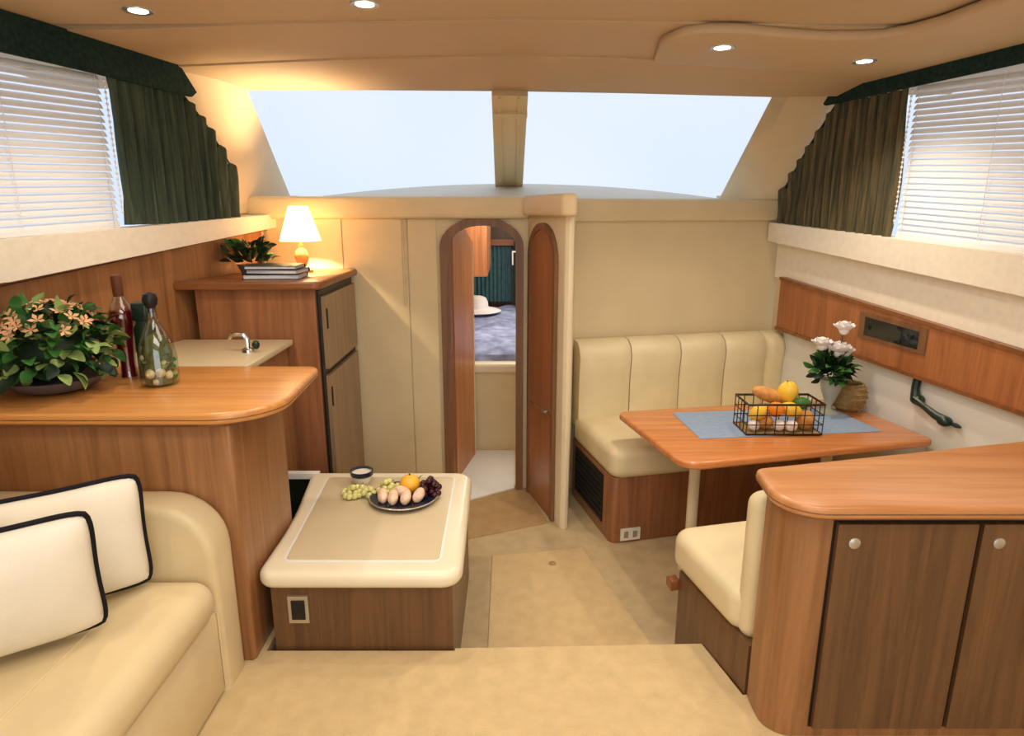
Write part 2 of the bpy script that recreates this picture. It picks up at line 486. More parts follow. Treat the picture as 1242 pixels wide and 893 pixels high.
# angled head wall with its arched door
A0 = Vector((0.092, 3.75, 0)); A1 = Vector((0.262, 3.22, 0)); ad = (A1 - A0).normalized(); an = Vector((-ad.y, ad.x, 0)) * -1
if an.x > 0: an = -an
hw = MB(); hw.slab([(0.092, 3.75), (0.262, 3.22), (0.285, 3.205), (0.305, 3.225), (0.37, 3.80), (0.10, 3.80)], -0.2, 1.50, 0.002, 1, [0, 0.008, 0.01, 0.015, 0, 0])
struct('wall_angled', hw, 'cream', loc=(0.25, 3.5, -0.2))
def onA(s, z, o=0.0): p = A0 + ad * s + an * o; return (p.x, p.y, z)
s0, s1 = 0.085, 0.445
aa = [(x, z) for x, z in arch(s0, s1, 1.24, 1.40)]
dr = MB(); dr.prism([onA(x, z, 0.0) for x, z in [(s0, -0.19)] + aa + [(s1, -0.19)]], an * 0.014)
d2 = struct('door_2', dr, 'wood_red', loc=onA(0.26, -0.2))
oa = arch(s0 - 0.03, s1 + 0.03, 1.24, 1.435)
fr = MB(); fr.prism([onA(x, z, 0.0) for x, z in [(s0 - 0.03, -0.19)] + oa + [(s1 + 0.03, -0.19), (s1, -0.19)] + aa[::-1] + [(s0, -0.19)]], an * 0.022)
lab(obj('door_frame', fr, 'wood_frame', d2), 'dark teak frame')
hb = MB(); hb.prism([onA(s0 + 0.01, 0.40, 0.014), onA(s1 - 0.01, 0.40, 0.014), onA(s1 - 0.01, 0.408, 0.014), onA(s0 + 0.01, 0.408, 0.014)], an * 0.004)
hb.tube([onA(s1 - 0.04, 0.43, 0.014), onA(s1 - 0.04, 0.43, 0.04), onA(s1 - 0.12, 0.43, 0.045)], 0.008)
obj('handle', hb, 'chrome', d2)
# dinette bulkhead (turned with the starboard side)
def turn(x0, y0, dx): k = math.tan(R(13.5)); return (x0 + dx, y0 + dx * k)
B0 = (0.30, 3.72)
B1 = turn(*B0, 1.40)
db = MB(); db.prism([(B0[0], B0[1], -0.2), (B1[0], B1[1], -0.2), (B1[0], B1[1], 1.50), (B0[0], B0[1], 1.50)], (-0.011, 0.05, 0))
struct('wall_dinette', db, 'bulk', loc=(B0[0], B0[1], -0.2))
# ledge moulding over the bulkheads
mo = MB(); mo.slab([(-1.50, 3.68), (0.10, 3.68), (0.10, 3.86), (-1.50, 3.86)], 1.452, 1.575, 0.03, 5); struct('trim_1', mo, 'bulk', loc=(-.7, 3.7, 1.47))
mo = MB(); mo.slab([(0.06, 3.64), (0.235, 3.14), (0.31, 3.13), (0.325, 3.66), (0.32, 3.86), (0.06, 3.86)], 1.47, 1.578, 0.02, 4, [0, 0.03, 0.03, 0, 0, 0]); struct('trim_2', mo, 'pillar', loc=(.2, 3.5, 1.49))
c0 = turn(B0[0], B0[1] - 0.05, -0.03); c1 = turn(*B0, 1.335)
mo = MB(); mo.slab([c0, (c1[0], c1[1] - 0.05), (c1[0], c1[1] + 0.10), (c0[0], c0[1] + 0.15)], 1.435, 1.565, 0.025, 5); struct('trim_3', mo, 'bulk', loc=(1, 3.9, 1.48))

# dash deck rising to the curved foot of the windshield
rows = []
for j, (yy, za, cr_) in enumerate(((3.83, 1.552, 0.0), (4.25, 1.56, 0.055), (4.70, 1.575, 0.105))):
    row = []
    for k in range(25):
        x = -1.52 + 3.0 * k / 24
        row.append((x, yy + (0.22 * max(0, x - 0.3) if j == 0 else 0.05 * max(0, x - .3) * (j == 1)), za + cr_ * (1 - (x / 1.5) ** 2)))
    rows.append(row)
dk = MB(); dk.sheet(rows, (0, 0, -0.03)); struct('dashboard', dk, 'dash', loc=(0, 4.2, 1.56))

# ceiling in three bands, each a little lower than the one aft of it
c = MB(); c.box((-2.6, AFT, 2.14), (2.8, 2.5, 2.20)); ce = struct('ceiling', c, 'ceil', loc=(0, 1, 2.14))
c = MB(); c.sheet([[(-2.3, 2.60, 2.133), (-1.39, 2.545, 2.133), (-0.75, 2.47, 2.133), (0.0, 2.44, 2.133), (0.6, 2.47, 2.133), (2.3, 2.6, 2.133)],
                   [(-2.3, 3.2, 2.128), (-1.39, 3.10, 2.128), (-0.75, 2.98, 2.128), (0.0, 2.93, 2.128), (0.6, 2.98, 2.128), (2.3, 3.35, 2.128)]], (0, 0, 0.06)); obj('ceiling_panel', c, 'ceil', ce)
c = MB(); c.sheet([[(-2.3, 3.19, 2.12), (-1.39, 3.09, 2.12), (-0.75, 2.97, 2.12), (0.0, 2.92, 2.12), (0.6, 2.97, 2.12), (1.5, 3.2, 2.12), (2.3, 3.5, 2.12)],
                   [(-2.3, 3.5, 2.10), (-1.36, 3.5, 2.088), (-0.75, 3.5, 2.09), (0.0, 3.5, 2.085), (0.6, 3.5, 2.075), (1.33, 3.5, 2.057), (2.3, 3.62, 2.09)]], (0, 0, 0.08)); obj('ceiling_panel', c, 'ceil', ce)
# roof above everything forward
c = MB(); c.box((-2.5, 2.4, 2.21), (2.5, 3.58, 2.25)); obj('roof_liner', c, 'ceil', ce)
# starboard soffit with the rounded lip
out = [(2.6, 2.0), (2.6, 3.6), (1.75, 3.42), (1.50, 3.17), (0.60, 2.95), (0.553, 2.62), (0.60, 2.485), (0.685, 2.454), (0.80, 2.454), (0.965, 2.507), (1.127, 2.545), (1.306, 2.54), (1.386, 2.475), (1.43, 2.363), (1.45, 2.2), (1.52, 1.9)]
c = MB(); c.slab(out, 2.100, 2.135, 0.015, 4, [0, 0, 0, 0, 0, 0.15, 0.12, 0.05, 0.1, 0.1, 0.1, 0.12, 0.1, 0.1, 0.1, 0]); obj('soffit', c, 'ceil', ce)

# windshield: frame pieces, centre post and two panes
D = Vector((-1.341, 3.5, 2.087)); E_ = Vector((-1.546, 4.6, 1.58)); D2 = Vector((1.324, 3.5, 2.057)); E2 = Vector((1.449, 4.6, 1.575))
def wsx(x, k):  # point on the windshield, k 0 top .. 1 foot
    zt = 2.087 + (2.057 - 2.087) * (x + 1.34) / 2.67
    return Vector((x, 3.5 + 1.1 * k, zt + (1.60 + 0.085 * (1 - (x / 1.5) ** 2) - 0.03 - zt) * k))
for i, (xa, xb, xc, xd) in enumerate(((-1.40, -0.06, -0.06, -1.62), (0.05, 1.40, 1.55, 0.05))):
    g = MB(); n = 12; rows = []
    for k in range(n + 1):
        xt = xa + (xb - xa) * k / n; xbm = (xd if i == 0 else xd) + ((xc if i == 0 else xc) - xd) * k / n
        rows.append([wsx(xt, -0.02), wsx(xbm, 1.03)])
    g.sheet(rows, (0, 0.004, 0.006))
    struct('window_%d' % (i + 1), g, 'glass', loc=((xa + xb) / 2, 4.1, 1.8))
ms = MB(); rows = [[wsx(-0.102, -0.03) - Vector((0, 0.02, 0.03)), wsx(0.080, -0.03) - Vector((0, 0.02, 0.03))], [wsx(-0.115, 1.02) - Vector((0, 0.02, 0.01)), wsx(0.072, 1.02) - Vector((0, 0.02, 0.01))]]
ms.sheet(rows, (0, 0.05, 0.05)); mp_ = struct('trim_4', ms, 'bulk', loc=(0, 4.0, 1.85))
for x in (-0.065, 0.035):
    q = MB(); q.sheet([[wsx(x - 0.006, -0.02) - Vector((0, 0.03, 0.04)), wsx(x + 0.006, -0.02) - Vector((0, 0.03, 0.04))], [wsx(x - 0.006, 1.0) - Vector((0, 0.03, 0.015)), wsx(x + 0.006, 1.0) - Vector((0, 0.03, 0.015))]], (0, 0.02, 0.02))
    obj('rib', q, 'bulk', mp_)
q = MB(); q.sheet([[wsx(-0.10, 0.10) - Vector((0, 0.035, 0.045)), wsx(0.08, 0.10) - Vector((0, 0.035, 0.045))], [wsx(-0.10, 0.13) - Vector((0, 0.035, 0.045)), wsx(0.08, 0.13) - Vector((0, 0.035, 0.045))]], (0, 0.02, 0.02)); obj('cap', q, 'bulk', mp_)

# corner pillars between windshield and side windows
def pillar(name, A, B, Cc, Dd, Ee, F, push):
    A, B, Cc, Dd, Ee, F = [Vector(p) for p in (A, B, Cc, Dd, Ee, F)]
    n = 8; rows = []
    for k in range(n + 1):
        t = k / n
        lo = (A.lerp(B, t / 0.7) if t < 0.7 else B.lerp(Cc, (t - 0.7) / 0.3)); hi = (Dd.lerp(Ee, t))
        row = []
        for j in range(9):
            u = j / 8; p = lo.lerp(hi, u); p = p + Vector(push) * (math.sin(PI * u) * 0.05)
            row.append(p)
        rows.append(row)
    g = MB(); g.sheet(rows, Vector(push) * -0.04 + Vector((0, 0.02, 0.03)))
    o = struct(name, g, 'pillar', loc=B)
    q = MB(); q.prism([Cc, F, Ee], Vector((0, 0, -0.03))); obj('corner_shelf', q, 'pillar', o)
    return o
# outboard cheeks closing each corner
pl = pillar('trim_5', (-1.577, 3.096, 2.145), (-1.479, 3.504, 1.667), (-1.484, 3.48, 1.47), (-1.335, 3.47, 2.10), (-1.546, 4.66, 1.575), (-1.42, 3.78, 1.47), (1, -0.3, 0))
pr = pillar('trim_6', (1.755, 3.56, 2.16), (1.648, 4.01, 1.60), (1.650, 4.01, 1.43), (1.318, 3.47, 2.075), (1.449, 4.66, 1.57), (1.62, 4.04, 1.47), (-1, -0.3, 0))
for port in (True, False):
    q = MB()
    if port: q.prism([(-1.50, 3.45, 1.35), (-1.44, 3.8, 1.35), (-1.53, 4.75, 1.35), (-1.53, 4.75, 1.60), (-1.44, 3.8, 1.56), (-1.49, 3.47, 1.50)], (-0.1, 0, 0))
    else: q.prism([(1.66, 3.98, 1.35), (1.62, 4.05, 1.35), (1.46, 4.75, 1.35), (1.46, 4.75, 1.60), (1.60, 4.10, 1.56), (1.66, 3.98, 1.50)], (0.2, 0, 0))
    obj('cheek', q, 'pillar', pl if port else pr)

# forward stateroom shell
q = MB(); q.box((-0.9, 3.80, -0.24), (0.9, 7.0, -0.2)); struct('floor_stateroom', q, 'cream')
q = MB(); q.prism([(-0.37, 3.50, -0.2), (-0.253, 3.564, -0.2), (0.015, 3.735, -0.2), (0.015, 4.38, -0.2), (-0.37, 4.38, -0.2)], (0, 0, 0.012)); tag(obj('door_mat', q, 'white', loc=(-.15, 3.9, -0.2)), 'cream threshold mat in the arched doorway to the cabin', 'mat')
q = MB(); q.box((-0.95, 3.81, -0.24), (-0.9, 7.0, 1.5)); struct('wall_stateroom_left', q, 'teak_in')
q = MB(); q.box((0.9, 4.10, -0.24), (0.95, 7.0, 1.5)); struct('wall_stateroom_right', q, 'bulk')
q = MB(); q.box((-0.95, 6.6, -0.24), (0.95, 6.65, 1.5)); struct('wall_stateroom_front', q, 'wood_brown')
q = MB(); q.prism([(-0.95, 3.80, 1.50), (0.28, 3.80, 1.50), (0.36, 4.06, 1.50), (0.95, 4.10, 1.50), (0.95, 7.0, 1.50), (-0.95, 7.0, 1.50)], (0, 0, 0.03)); struct('ceiling_stateroom', q, 'cream')
area_light('stateroom_light', (0.05, 5.2, 1.47), (0, 0, 0), 0.9, 1.8, 22, (1.0, 0.90, 0.78))

# ================================================================== SIDES: windows, sills, panels, blinds, curtains
def side_poly(pts, t0, t1, port):
    """polygon given by (y,z) on the side wall, between depths t0 and t1"""
    mb = MB(); a = [side(y, z, t0, port) for y, z in pts]; b = [side(y, z, t1, port) for y, z in pts]; n = len(pts)
    mb.add(a + b, [tuple(range(n)), tuple(range(2 * n - 1, n - 1, -1))] + [(i, (i + 1) % n, (i + 1) % n + n, i + n) for i in range(n)])
    return mb


PORT = dict(val=[(0.2, 2.13), (0.2, 1.99), (2.58, 2.008), (2.824, 2.015), (3.161, 2.01), (3.311, 1.888), (3.10, 2.145), (2.60, 2.135)],
            cur=(2.75, 3.475), split=2.755)
# --- port
sl = strip(AFT, 3.74, 1.262, 1.402, 1.405, 1.478, 0.0, 0.085, True)
so = struct('trim_7', sl, 'sill', loc=side(2.5, 1.3)); so['kind'] = 'structure'
q = strip(AFT, 3.74, 1.246, 1.262, 1.388, 1.405, 0.0, 0.03, True); obj('shadow_bead', q, 'wood_dark', so)
wp = strip(AFT, 3.70, -0.2, 1.24, -0.2, 1.385, 0.0, 0.02, True); struct('wall_panel_left', wp, 'wood_v', loc=side(2.5, 0.9))
wn = side_poly([(1.3, 1.36), (3.60, 1.45), (3.52, 1.66), (3.12, 2.14), (1.3, 2.14)], -0.05, -0.042, True); w3 = struct('window_3', wn, 'glass', loc=side(2.5, 1.8, -.05))
q = side_poly([(1.3, 2.08), (1.3, 2.14), (3.14, 2.14), (3.55, 1.66), (3.60, 1.45), (3.54, 1.45), (3.49, 1.65), (3.09, 2.08)], -0.06, -0.02, True); obj('window_frame', q, 'black', w3)
# --- starboard
sl = strip(AFT, 4.0, 1.162, 1.318, 1.318, 1.427, 0.0, 0.09, False); so = struct('trim_8', sl, 'sill', loc=side(2.8, 1.3, 0, False))
lo_ = strip(AFT, 4.0, 0.93, 1.162, 1.10, 1.318, 0.0, 0.025, False); struct('wall_panel_right', lo_, 'sill', loc=side(2.8, 1.1, 0, False))
wn = side_poly([(1.5, 1.26), (4.0, 1.42), (3.98, 1.69), (3.60, 2.16), (1.5, 2.16)], -0.05, -0.042, False); w4 = struct('window_4', wn, 'glass', loc=side(2.8, 1.8, -.05, False))
q = side_poly([(1.5, 2.08), (1.5, 2.16), (3.62, 2.16), (4.02, 1.69), (4.02, 1.42), (3.97, 1.42), (3.96, 1.67), (3.58, 2.08)], -0.06, -0.02, False); obj('window_frame', q, 'black', w4)


def pleats(ya, yb, topf, z0, port, amp=0.026, pitch=0.062, out=0.045):
    mb = MB(); n = int((yb - ya) / pitch * 8); rows = []
    for i in range(n + 1):
        y = ya + (yb - ya) * i / n; zt = topf(y)
        ph = 2 * PI * (y - ya) / pitch + 0.7 * math.sin(y * 23); row = []
        for j in range(9):
            k = j / 8; z = z0 + (zt - z0) * k
            row.append(side(y + 0.006 * math.sin(9 * y + 3 * k), z, out + amp * math.sin(ph + 0.5 * math.sin(5 * k + y * 11)), port))
        rows.append(row)
    return mb.sheet(rows, (-0.004 if port else 0.004, 0, 0))


def lerpf(tab):
    def f(y):
        for (a, b), (c_, d) in zip(tab, tab[1:]):
            if a <= y <= c_: return b + (d - b) * (y - a) / (c_ - a)
        return tab[0][1] if y < tab[0][0] else tab[-1][1]
    return f


t = thing('window_curtain', 'dark green pleated curtain beside the window above the wooden bar counter', 'curtain', side(3.1, 1.45, 0.03))
obj('drape', pleats(2.755, 3.49, lerpf([(2.7, 2.03), (3.161, 2.02), (3.311, 1.895), (3.42, 1.765), (3.50, 1.68)]), 1.44, True), 'curtain', t, sharp=60)
q = MB(); q.tube([side(2.755, 2.035, 0.035), side(3.16, 2.03, 0.035), side(3.31, 1.90, 0.035), side(3.42, 1.77, 0.035), side(3.49, 1.685, 0.035)], 0.011); obj('heading_tape', q, 'valance', t)
t = thing('window_curtain', 'dark green and bronze pleated curtain beside the window above the dinette', 'curtain', side(3.5, 1.4, 0.03, False))
obj('drape', pleats(3.14, 3.99, lerpf([(3.1, 2.04), (3.60, 2.04), (3.78, 1.84), (3.90, 1.70), (3.99, 1.585)]), 1.375, False), 'curtain_s', t, sharp=60)
q = MB(); q.tube([side(3.20, 2.055, 0.035, False), side(3.60, 2.05, 0.035, False), side(3.78, 1.85, 0.035, False), side(3.98, 1.60, 0.035, False)], 0.011); obj('heading_tape', q, 'valance', t)
q = side_poly([(1.3, 1.998), (2.58, 2.008), (3.165, 2.005), (3.20, 2.03), (3.10, 2.138), (1.3, 2.138)], 0.078, 0.092, True)
tag(obj('valance', q, 'valance', loc=side(2.6, 2.0)), 'dark green fabric valance over the window above the wooden bar counter', 'valance')
q = side_poly([(1.5, 2.028), (3.62, 2.035), (3.66, 2.06), (3.57, 2.15), (1.5, 2.138)], 0.078, 0.092, False)
tag(obj('valance', q, 'valance', loc=side(2.9, 2.05, 0, False)), 'dark green fabric valance over the window above the dinette', 'valance')


def blind(port, ya, yb, z0, z1, label, slope=0.0):
    t = thing('venetian_blind', label, 'blind', side((ya + yb) / 2, z0, 0.02, port))
    n = int((z1 - z0) / 0.0265); sg = 1 if port else -1
    base = MB(); tl = 0.021; dz_ = Vector((0, 0, -slope * (yb - ya)))
    pa = Vector(side(ya, 0, 0.015, port)) + dz_; pb = Vector(side(yb, 0, 0.015, port)); wv = Vector((sg * 0.012, 0, 0))
    base.sheet([[pa + Vector((0, 0, tl)), pa + Vector((0, 0, tl * 0.45)) + wv * 0.75, pa + wv], [pb + Vector((0, 0, tl)), pb + Vector((0, 0, tl * 0.45)) + wv * 0.75, pb + wv]], (0, 0, -0.0015))
    off = Vector((0, 0, z0 + 0.016))
    first = None
    for i in range(n):
        z = z0 + 0.016 + i * 0.0265
        if first is None:
            b2 = MB(); b2.add([Vector(p) + Vector((0, 0, z)) for p in base.v], base.f); first = obj('slat', b2, 'blind', t)
        else:
            o = bpy.data.objects.new('slat', first.data); C.objects.link(o); o.parent = t; o.location = (0, 0, i * 0.0265)
    h = MB(); h.sheet([[pa + Vector((0, 0, z0)), pa + wv + Vector((0, 0, z0))], [pb + Vector((0, 0, z0)), pb + wv + Vector((0, 0, z0))]], (0, 0, 0.014)); obj('bottom_rail', h, 'blind', t)
    for y in (yb - 0.03, yb - 0.42):
        h = MB(); p = Vector(side(y, 0, 0.035, port)); h.tube([p + Vector((0, 0, z0)), p + Vector((0, 0, z1))], 0.0018, 6)
        obj('ladder_cord', h, 'blind', t)
    h = MB(); p = Vector(side(yb - 0.006, 0, 0.05, port)); k = 0; z = z1
    while z > z0 + 0.06:
        h.ell((p.x, p.y, z), (0.006, 0.006, 0.006), 6, 4); z -= 0.022
    h.tube([(p.x, p.y, z1), (p.x, p.y, z0 + 0.06)], 0.0015, 5)
    obj('bead_chain', h, 'blind', t)


blind(True, 1.4, 2.745, 1.428, 2.02, 'white venetian blind beside the dark green curtain above the bar counter', 0.045)
blind(False, 1.6, 3.13, 1.374, 2.045, 'white venetian blind in the window above the dinette', 0.062)

# starboard wooden side panel with the recessed radio
q = strip(2.12, 3.90, 0.722, 0.941, 0.797, 1.10, 0.0, 0.05, False)
t = thing('side_panel', 'long wooden panel along the wall above the dinette table with a dark recessed radio', 'panel', side(3.0, 0.75, 0, False))
obj('board', q, wood('teak_side', (146, 88, 50), (186, 118, 70), 'Z'), t)
for za, zb, nm in ((0.941, 1.10, 0), (0.722, 0.797, 1)):
    q = strip(2.12, 3.90, za - 0.008, za + 0.010, zb - 0.008, zb + 0.010, 0.0, 0.06, False); obj('edge_moulding', q, 'wood_dark', t)
q = side_poly([(2.85, 0.858), (3.25, 0.868), (3.25, 1.000), (2.85, 0.978)], 0.05, 0.056, False); rd = obj('radio_frame', q, 'wood_frame', t)
q = side_poly([(2.89, 0.878), (3.21, 0.886), (3.21, 0.978), (2.89, 0.960)], 0.05, 0.0575, False); obj('radio_face', q, 'darkglass', rd)
for yy in (2.93, 3.18):
    q = MB(); p = side(yy, 0.93, 0.058, False); q.ell(p, (0.006, 0.012, 0.012), 10, 6); obj('knob', q, 'black', rd)
# white liner of the recess under the panel with its dark hook
q = strip(1.5, 3.88, 0.30, 0.716, 0.30, 0.79, 0.0, 0.012, False); struct('wall_liner', q, 'white', loc=side(2.7, .5, 0, False))
t = thing('wall_hook', 'dark green curved hook arm fixed to the white wall beside the dinette table', 'hook', side(2.815, 0.644, 0.012, False))
q = MB(); q.tube([side(2.890, 0.754, 0.03, False), side(2.890, 0.694, 0.035, False), side(2.880, 0.659, 0.04, False), side(2.865, 0.644, 0.05, False), side(2.805, 0.632, 0.06, False), side(2.755, 0.606, 0.05, False), side(2.715, 0.594, 0.04, False)], [0.018, 0.018, 0.020, 0.018, 0.014, 0.018, 0.020], 10); obj('arm', q, 'dkgreen', t)
q = MB(); q.ell(side(2.870, 0.644, 0.035, False), (0.03, 0.034, 0.026), 12, 8); obj('mounting_boss', q, 'dkgreen', t)
q = MB(); q.ell(side(2.720, 0.589, 0.035, False), (0.03, 0.036, 0.024), 12, 8); q.ell(side(2.670, 0.586, 0.03, False), (0.012, 0.035, 0.009), 10, 6); obj('end_grip', q, 'dkgreen', t)

# ================================================================== CEILING LIGHTS
def downlight(x, y, z, label, power=5.0):
    t = thing('downlight', label, 'ceiling light', (x, y, z), group='recessed ceiling lights')
    q = MB(); q.lathe([(0.030, -0.001), (0.046, -0.004), (0.048, 0.002), (0.030, 0.002)], n=20); obj('trim_ring', q, 'steel', t, world=False)
    q = MB(); q.lathe([(0, -0.003), (0.03, -0.0028), (0.03, 0.001)], n=16); obj('lens', q, 'lens', t, world=False)
    l = bpy.data.lights.new('downlight_beam', 'SPOT'); l.energy = power * 4; l.color = (1.0, 0.86, 0.68); l.spot_size = R(125); l.spot_blend = 0.9; l.shadow_soft_size = 0.03
    o = bpy.data.objects.new('downlight_beam', l); C.objects.link(o); o.location = (x, y, z - 0.02)
downlight(-1.232, 2.34, 2.139, 'round recessed ceiling light nearest the port side blind, far left')
downlight(-0.47, 2.27, 2.139, 'round recessed ceiling light over the aisle, second from the left')
downlight(0.798, 2.66, 2.099, 'round recessed light in the ceiling soffit above the dinette seat back', 8.0)
downlight(1.46, 2.89, 2.099, 'round recessed light in the ceiling soffit next to the right-hand curtain', 8.0)
for x, y in ((-1.2, 0.7), (-0.4, 0.7), (0.8, 0.9), (1.4, 0.9)):  # unseen spots without fittings, added aft to brighten the cabin
    l = bpy.data.lights.new('aft_fill_spot', 'SPOT'); l.energy = 14; l.color = (1.0, 0.90, 0.76); l.spot_size = R(125); l.spot_blend = 0.9
    o = bpy.data.objects.new('aft_fill_spot', l); C.objects.link(o); o.location = (x, y, 2.11)

# ================================================================== PORT: GALLEY
# bar counter: top and cabinet
t = thing('bar_counter', 'wooden bar counter with rounded top between the sofa and the galley', 'counter', (-1.3, 2.1, 0))
q = MB(); q.slab([(-1.84, 1.84), (-0.72, 1.84), (-0.755, 2.46), (-1.70, 2.46)], 0.868, 0.905, 0.012, 4, [0, 0.20, 0.05, 0], 10); obj('countertop', q, 'wood_top', t)
q = MB(); q.slab([(-1.839, 1.8385), (-0.7185, 1.8385), (-0.7535, 2.461), (-1.70, 2.461)], 0.8835, 0.8865, 0.0005, 1, [0, 0.20, 0.05, 0], 10); obj('edge_inlay', q, 'wood_frame', t)
q = MB(); q.slab([(-1.82, 1.875), (-0.80, 1.875), (-0.81, 2.43), (-1.70, 2.43)], 0.850, 0.868, 0.004, 2, [0, 0.17, 0.04, 0], 10); obj('top_moulding', q, 'wood_dark', t)
q = MB(); q.slab([(-1.84, 1.90), (-0.877, 1.90), (-0.877, 2.36), (-1.73, 2.36)], 0.0, 0.85, 0.008, 3, [0, 0.015, 0.015, 0]); obj('cabinet_body', q, 'wood_v', t)
# galley worktop along the hull
t = thing('galley_worktop', 'pale galley worktop along the hull behind the bar counter', 'counter', (-1.4, 2.75, -0.2))
q = MB(); q.slab([(-1.70, 2.465), (-1.05, 2.465), (-1.05, 3.02), (-1.57, 3.02)], 0.87, 0.90, 0.008, 3); obj('worktop', q, 'insettop', t)
q = MB(); q.box((-1.5, 2.47, -0.2), (-1.08, 3.02, 0.87)); obj('cabinet_body', q, 'wood_v', t)
t = thing('faucet', 'small chrome faucet on the worktop behind the bar counter', 'faucet', (-1.15, 2.74, 0.90))
q = MB(); q.tube([(-1.15, 2.74, 0.90), (-1.15, 2.74, 0.955), (-1.165, 2.74, 0.975), (-1.22, 2.75, 0.975), (-1.235, 2.75, 0.955)], 0.010, 8); obj('spout', q, 'chrome', t)
q = MB(); q.lathe([(0.028, 0), (0.026, 0.012), (0.014, 0.018), (0, 0.018)], (-1.15, 2.74, 0.90), 16); obj('faucet_base', q, 'chrome', t)
q = MB(); q.ell((-1.112, 2.735, 0.932), (0.017, 0.017, 0.020), 10, 8); obj('tap_knob', q, 'dkgreen', t)
# tall fridge cabinet
t = thing('refrigerator_cabinet', 'tall wooden galley cabinet with two black-framed refrigerator doors on its side', 'cabinet', (-1.2, 3.35, -0.2))
q = MB(); q.box((-1.50, 3.04, -0.199), (-0.935, 3.735, 1.135)); obj('cabinet_body', q, 'wood_red', t)
q = MB(); q.slab([(-1.575, 3.00), (-0.895, 3.00), (-0.895, 3.735), (-1.41, 3.735)], 1.135, 1.175, 0.012, 4, [0, 0.04, 0, 0]); obj('top', q, 'wood_dark', t)
q = MB(); q.box((-0.935, 3.06, -0.15), (-0.925, 3.72, 1.125)); obj('gasket_frame', q, 'black', t)
for z0, z1 in ((0.735, 1.095), (-0.12, 0.70)):
    q = MB(); q.box((-0.925, 3.10, z0), (-0.905, 3.695, z1)); dd = obj('door', q, 'door_taupe', t)
    q = MB(); q.box((-0.905, 3.105, z1 - 0.16), (-0.899, 3.115, z1 - 0.06)); obj('latch', q, 'black', dd)

# ================================================================== FRIDGE BOX / LOW TABLE
t = thing('low_storage_box', 'low wooden storage box with cream rounded top beside the bar counter', 'storage box', (-0.53, 2.4, -0.2))
q = MB(); q.box((-0.83, 1.965, -0.199), (-0.205, 2.74, 0.262)); obj('box_body', q, 'wood_brown', t)
q = MB(); q.slab([(-0.870, 1.935), (-0.170, 1.935), (-0.185, 2.81), (-0.940, 2.81), (-0.872, 2.32)], 0.245, 0.312, 0.03, 6, [0.06, 0.07, 0.08, 0.032, 2.5]); obj('top', q, 'rimtop', t)
q = MB(); q.slab([(-0.79, 2.02), (-0.255, 2.02), (-0.265, 2.735), (-0.835, 2.735)], 0.3121, 0.3165, 0.002, 2, [0.02] * 4); obj('top_inset', q, 'insettop', t)
q = MB(); q.slab([(-0.80, 2.01), (-0.245, 2.01), (-0.255, 2.745), (-0.845, 2.745)], 0.3115, 0.3135, 0.001, 1, [0.03] * 4); lab(obj('inset_groove', q, 'white', t), 'white line around the inset')
q = MB(); q.box((-1.075, 2.78, 0.285), (-0.90, 2.815, 0.312)); obj('side_ledge', q, 'white', t)
q = MB(); q.box((-1.07, 2.80, -0.199), (-0.945, 2.815, 0.285)); obj('end_panel', q, 'dkgreen', t)
q = MB(); q.box((-0.772, 1.955, 0.108), (-0.702, 1.965, 0.212)); sw = obj('switch_plate', q, 'steel', t)
q = MB(); q.box((-0.760, 1.951, 0.124), (-0.714, 1.955, 0.196)); obj('switch', q, 'black', sw)

# ================================================================== SOFA
t = thing('sofa', 'cream leather sofa against the bar counter with a rounded arm', 'sofa', (-1.4, 0.8, 0))
q = MB(); q.slab([(-1.78, -0.5), (-0.915, -0.5), (-0.915, 1.765), (-1.78, 1.765)], 0.012, 0.29, 0.01, 2, [0, 0, 0.02, 0]); obj('base', q, 'leather2', t)
q = MB(); q.slab([(-1.75, -0.5), (-0.895, -0.5), (-0.895, 1.755), (-1.75, 1.755)], 0.285, 0.420, 0.06, 7, [0.065] * 4); obj('seat_cushion', q, 'leather2', t, sharp=60)
q = MB(); q.tube([(-1.114, 1.52, 0.4205), (-1.114, -0.4, 0.4205)], 0.003, 6); obj('seam', q, 'leather2', t)
q = MB()
# arm: rounded top, profile in x,z extruded along y with soft edges
def armprof(off):
    pts = [(-1.70 , 0.0), (-0.905 + off, 0.0), (-0.905 + off, 0.47)]
    cx, cz, r = -0.905 - 0.17, 0.47, 0.17 + off
    for k in range(1, 9):
        w = PI / 2 * k / 8; pts.append((cx + r * math.cos(w), cz + r * math.sin(w)))
    pts.append((-1.70, 0.47 + r))
    return pts
rows = []
for yy, off in ((1.755, -0.03), (1.757, -0.012), (1.765, -0.003), (1.78, 0.0), (1.865, 0.0), (1.88, -0.003), (1.888, -0.012), (1.89, -0.03)):
    rows.append([(x, yy, z) for x, z in armprof(off)])
n = len(rows[0]); q.v = [p for r_ in rows for p in r_]
q.f = [(i * n + k, i * n + (k + 1) % n, (i + 1) * n + (k + 1) % n, (i + 1) * n + k) for i in range(len(rows) - 1) for k in range(n)] + [tuple(range(n)), tuple((len(rows) - 1) * n + k for k in range(n))]
obj('arm', q, 'leather2', t, sharp=50)
q = MB(); q.tube([(-0.912, 1.752, 0.03), (-0.912, 1.752, 0.29)], 0.004, 6); obj('welt', q, 'leather2', t)
q = MB(); q.slab([(-1.86, -0.5), (-1.50, -0.5), (-1.50, 1.755), (-1.86, 1.755)], 0.30, 0.80, 0.09, 7, [0.095] * 4); obj('backrest', q, 'leather2', t, sharp=60)


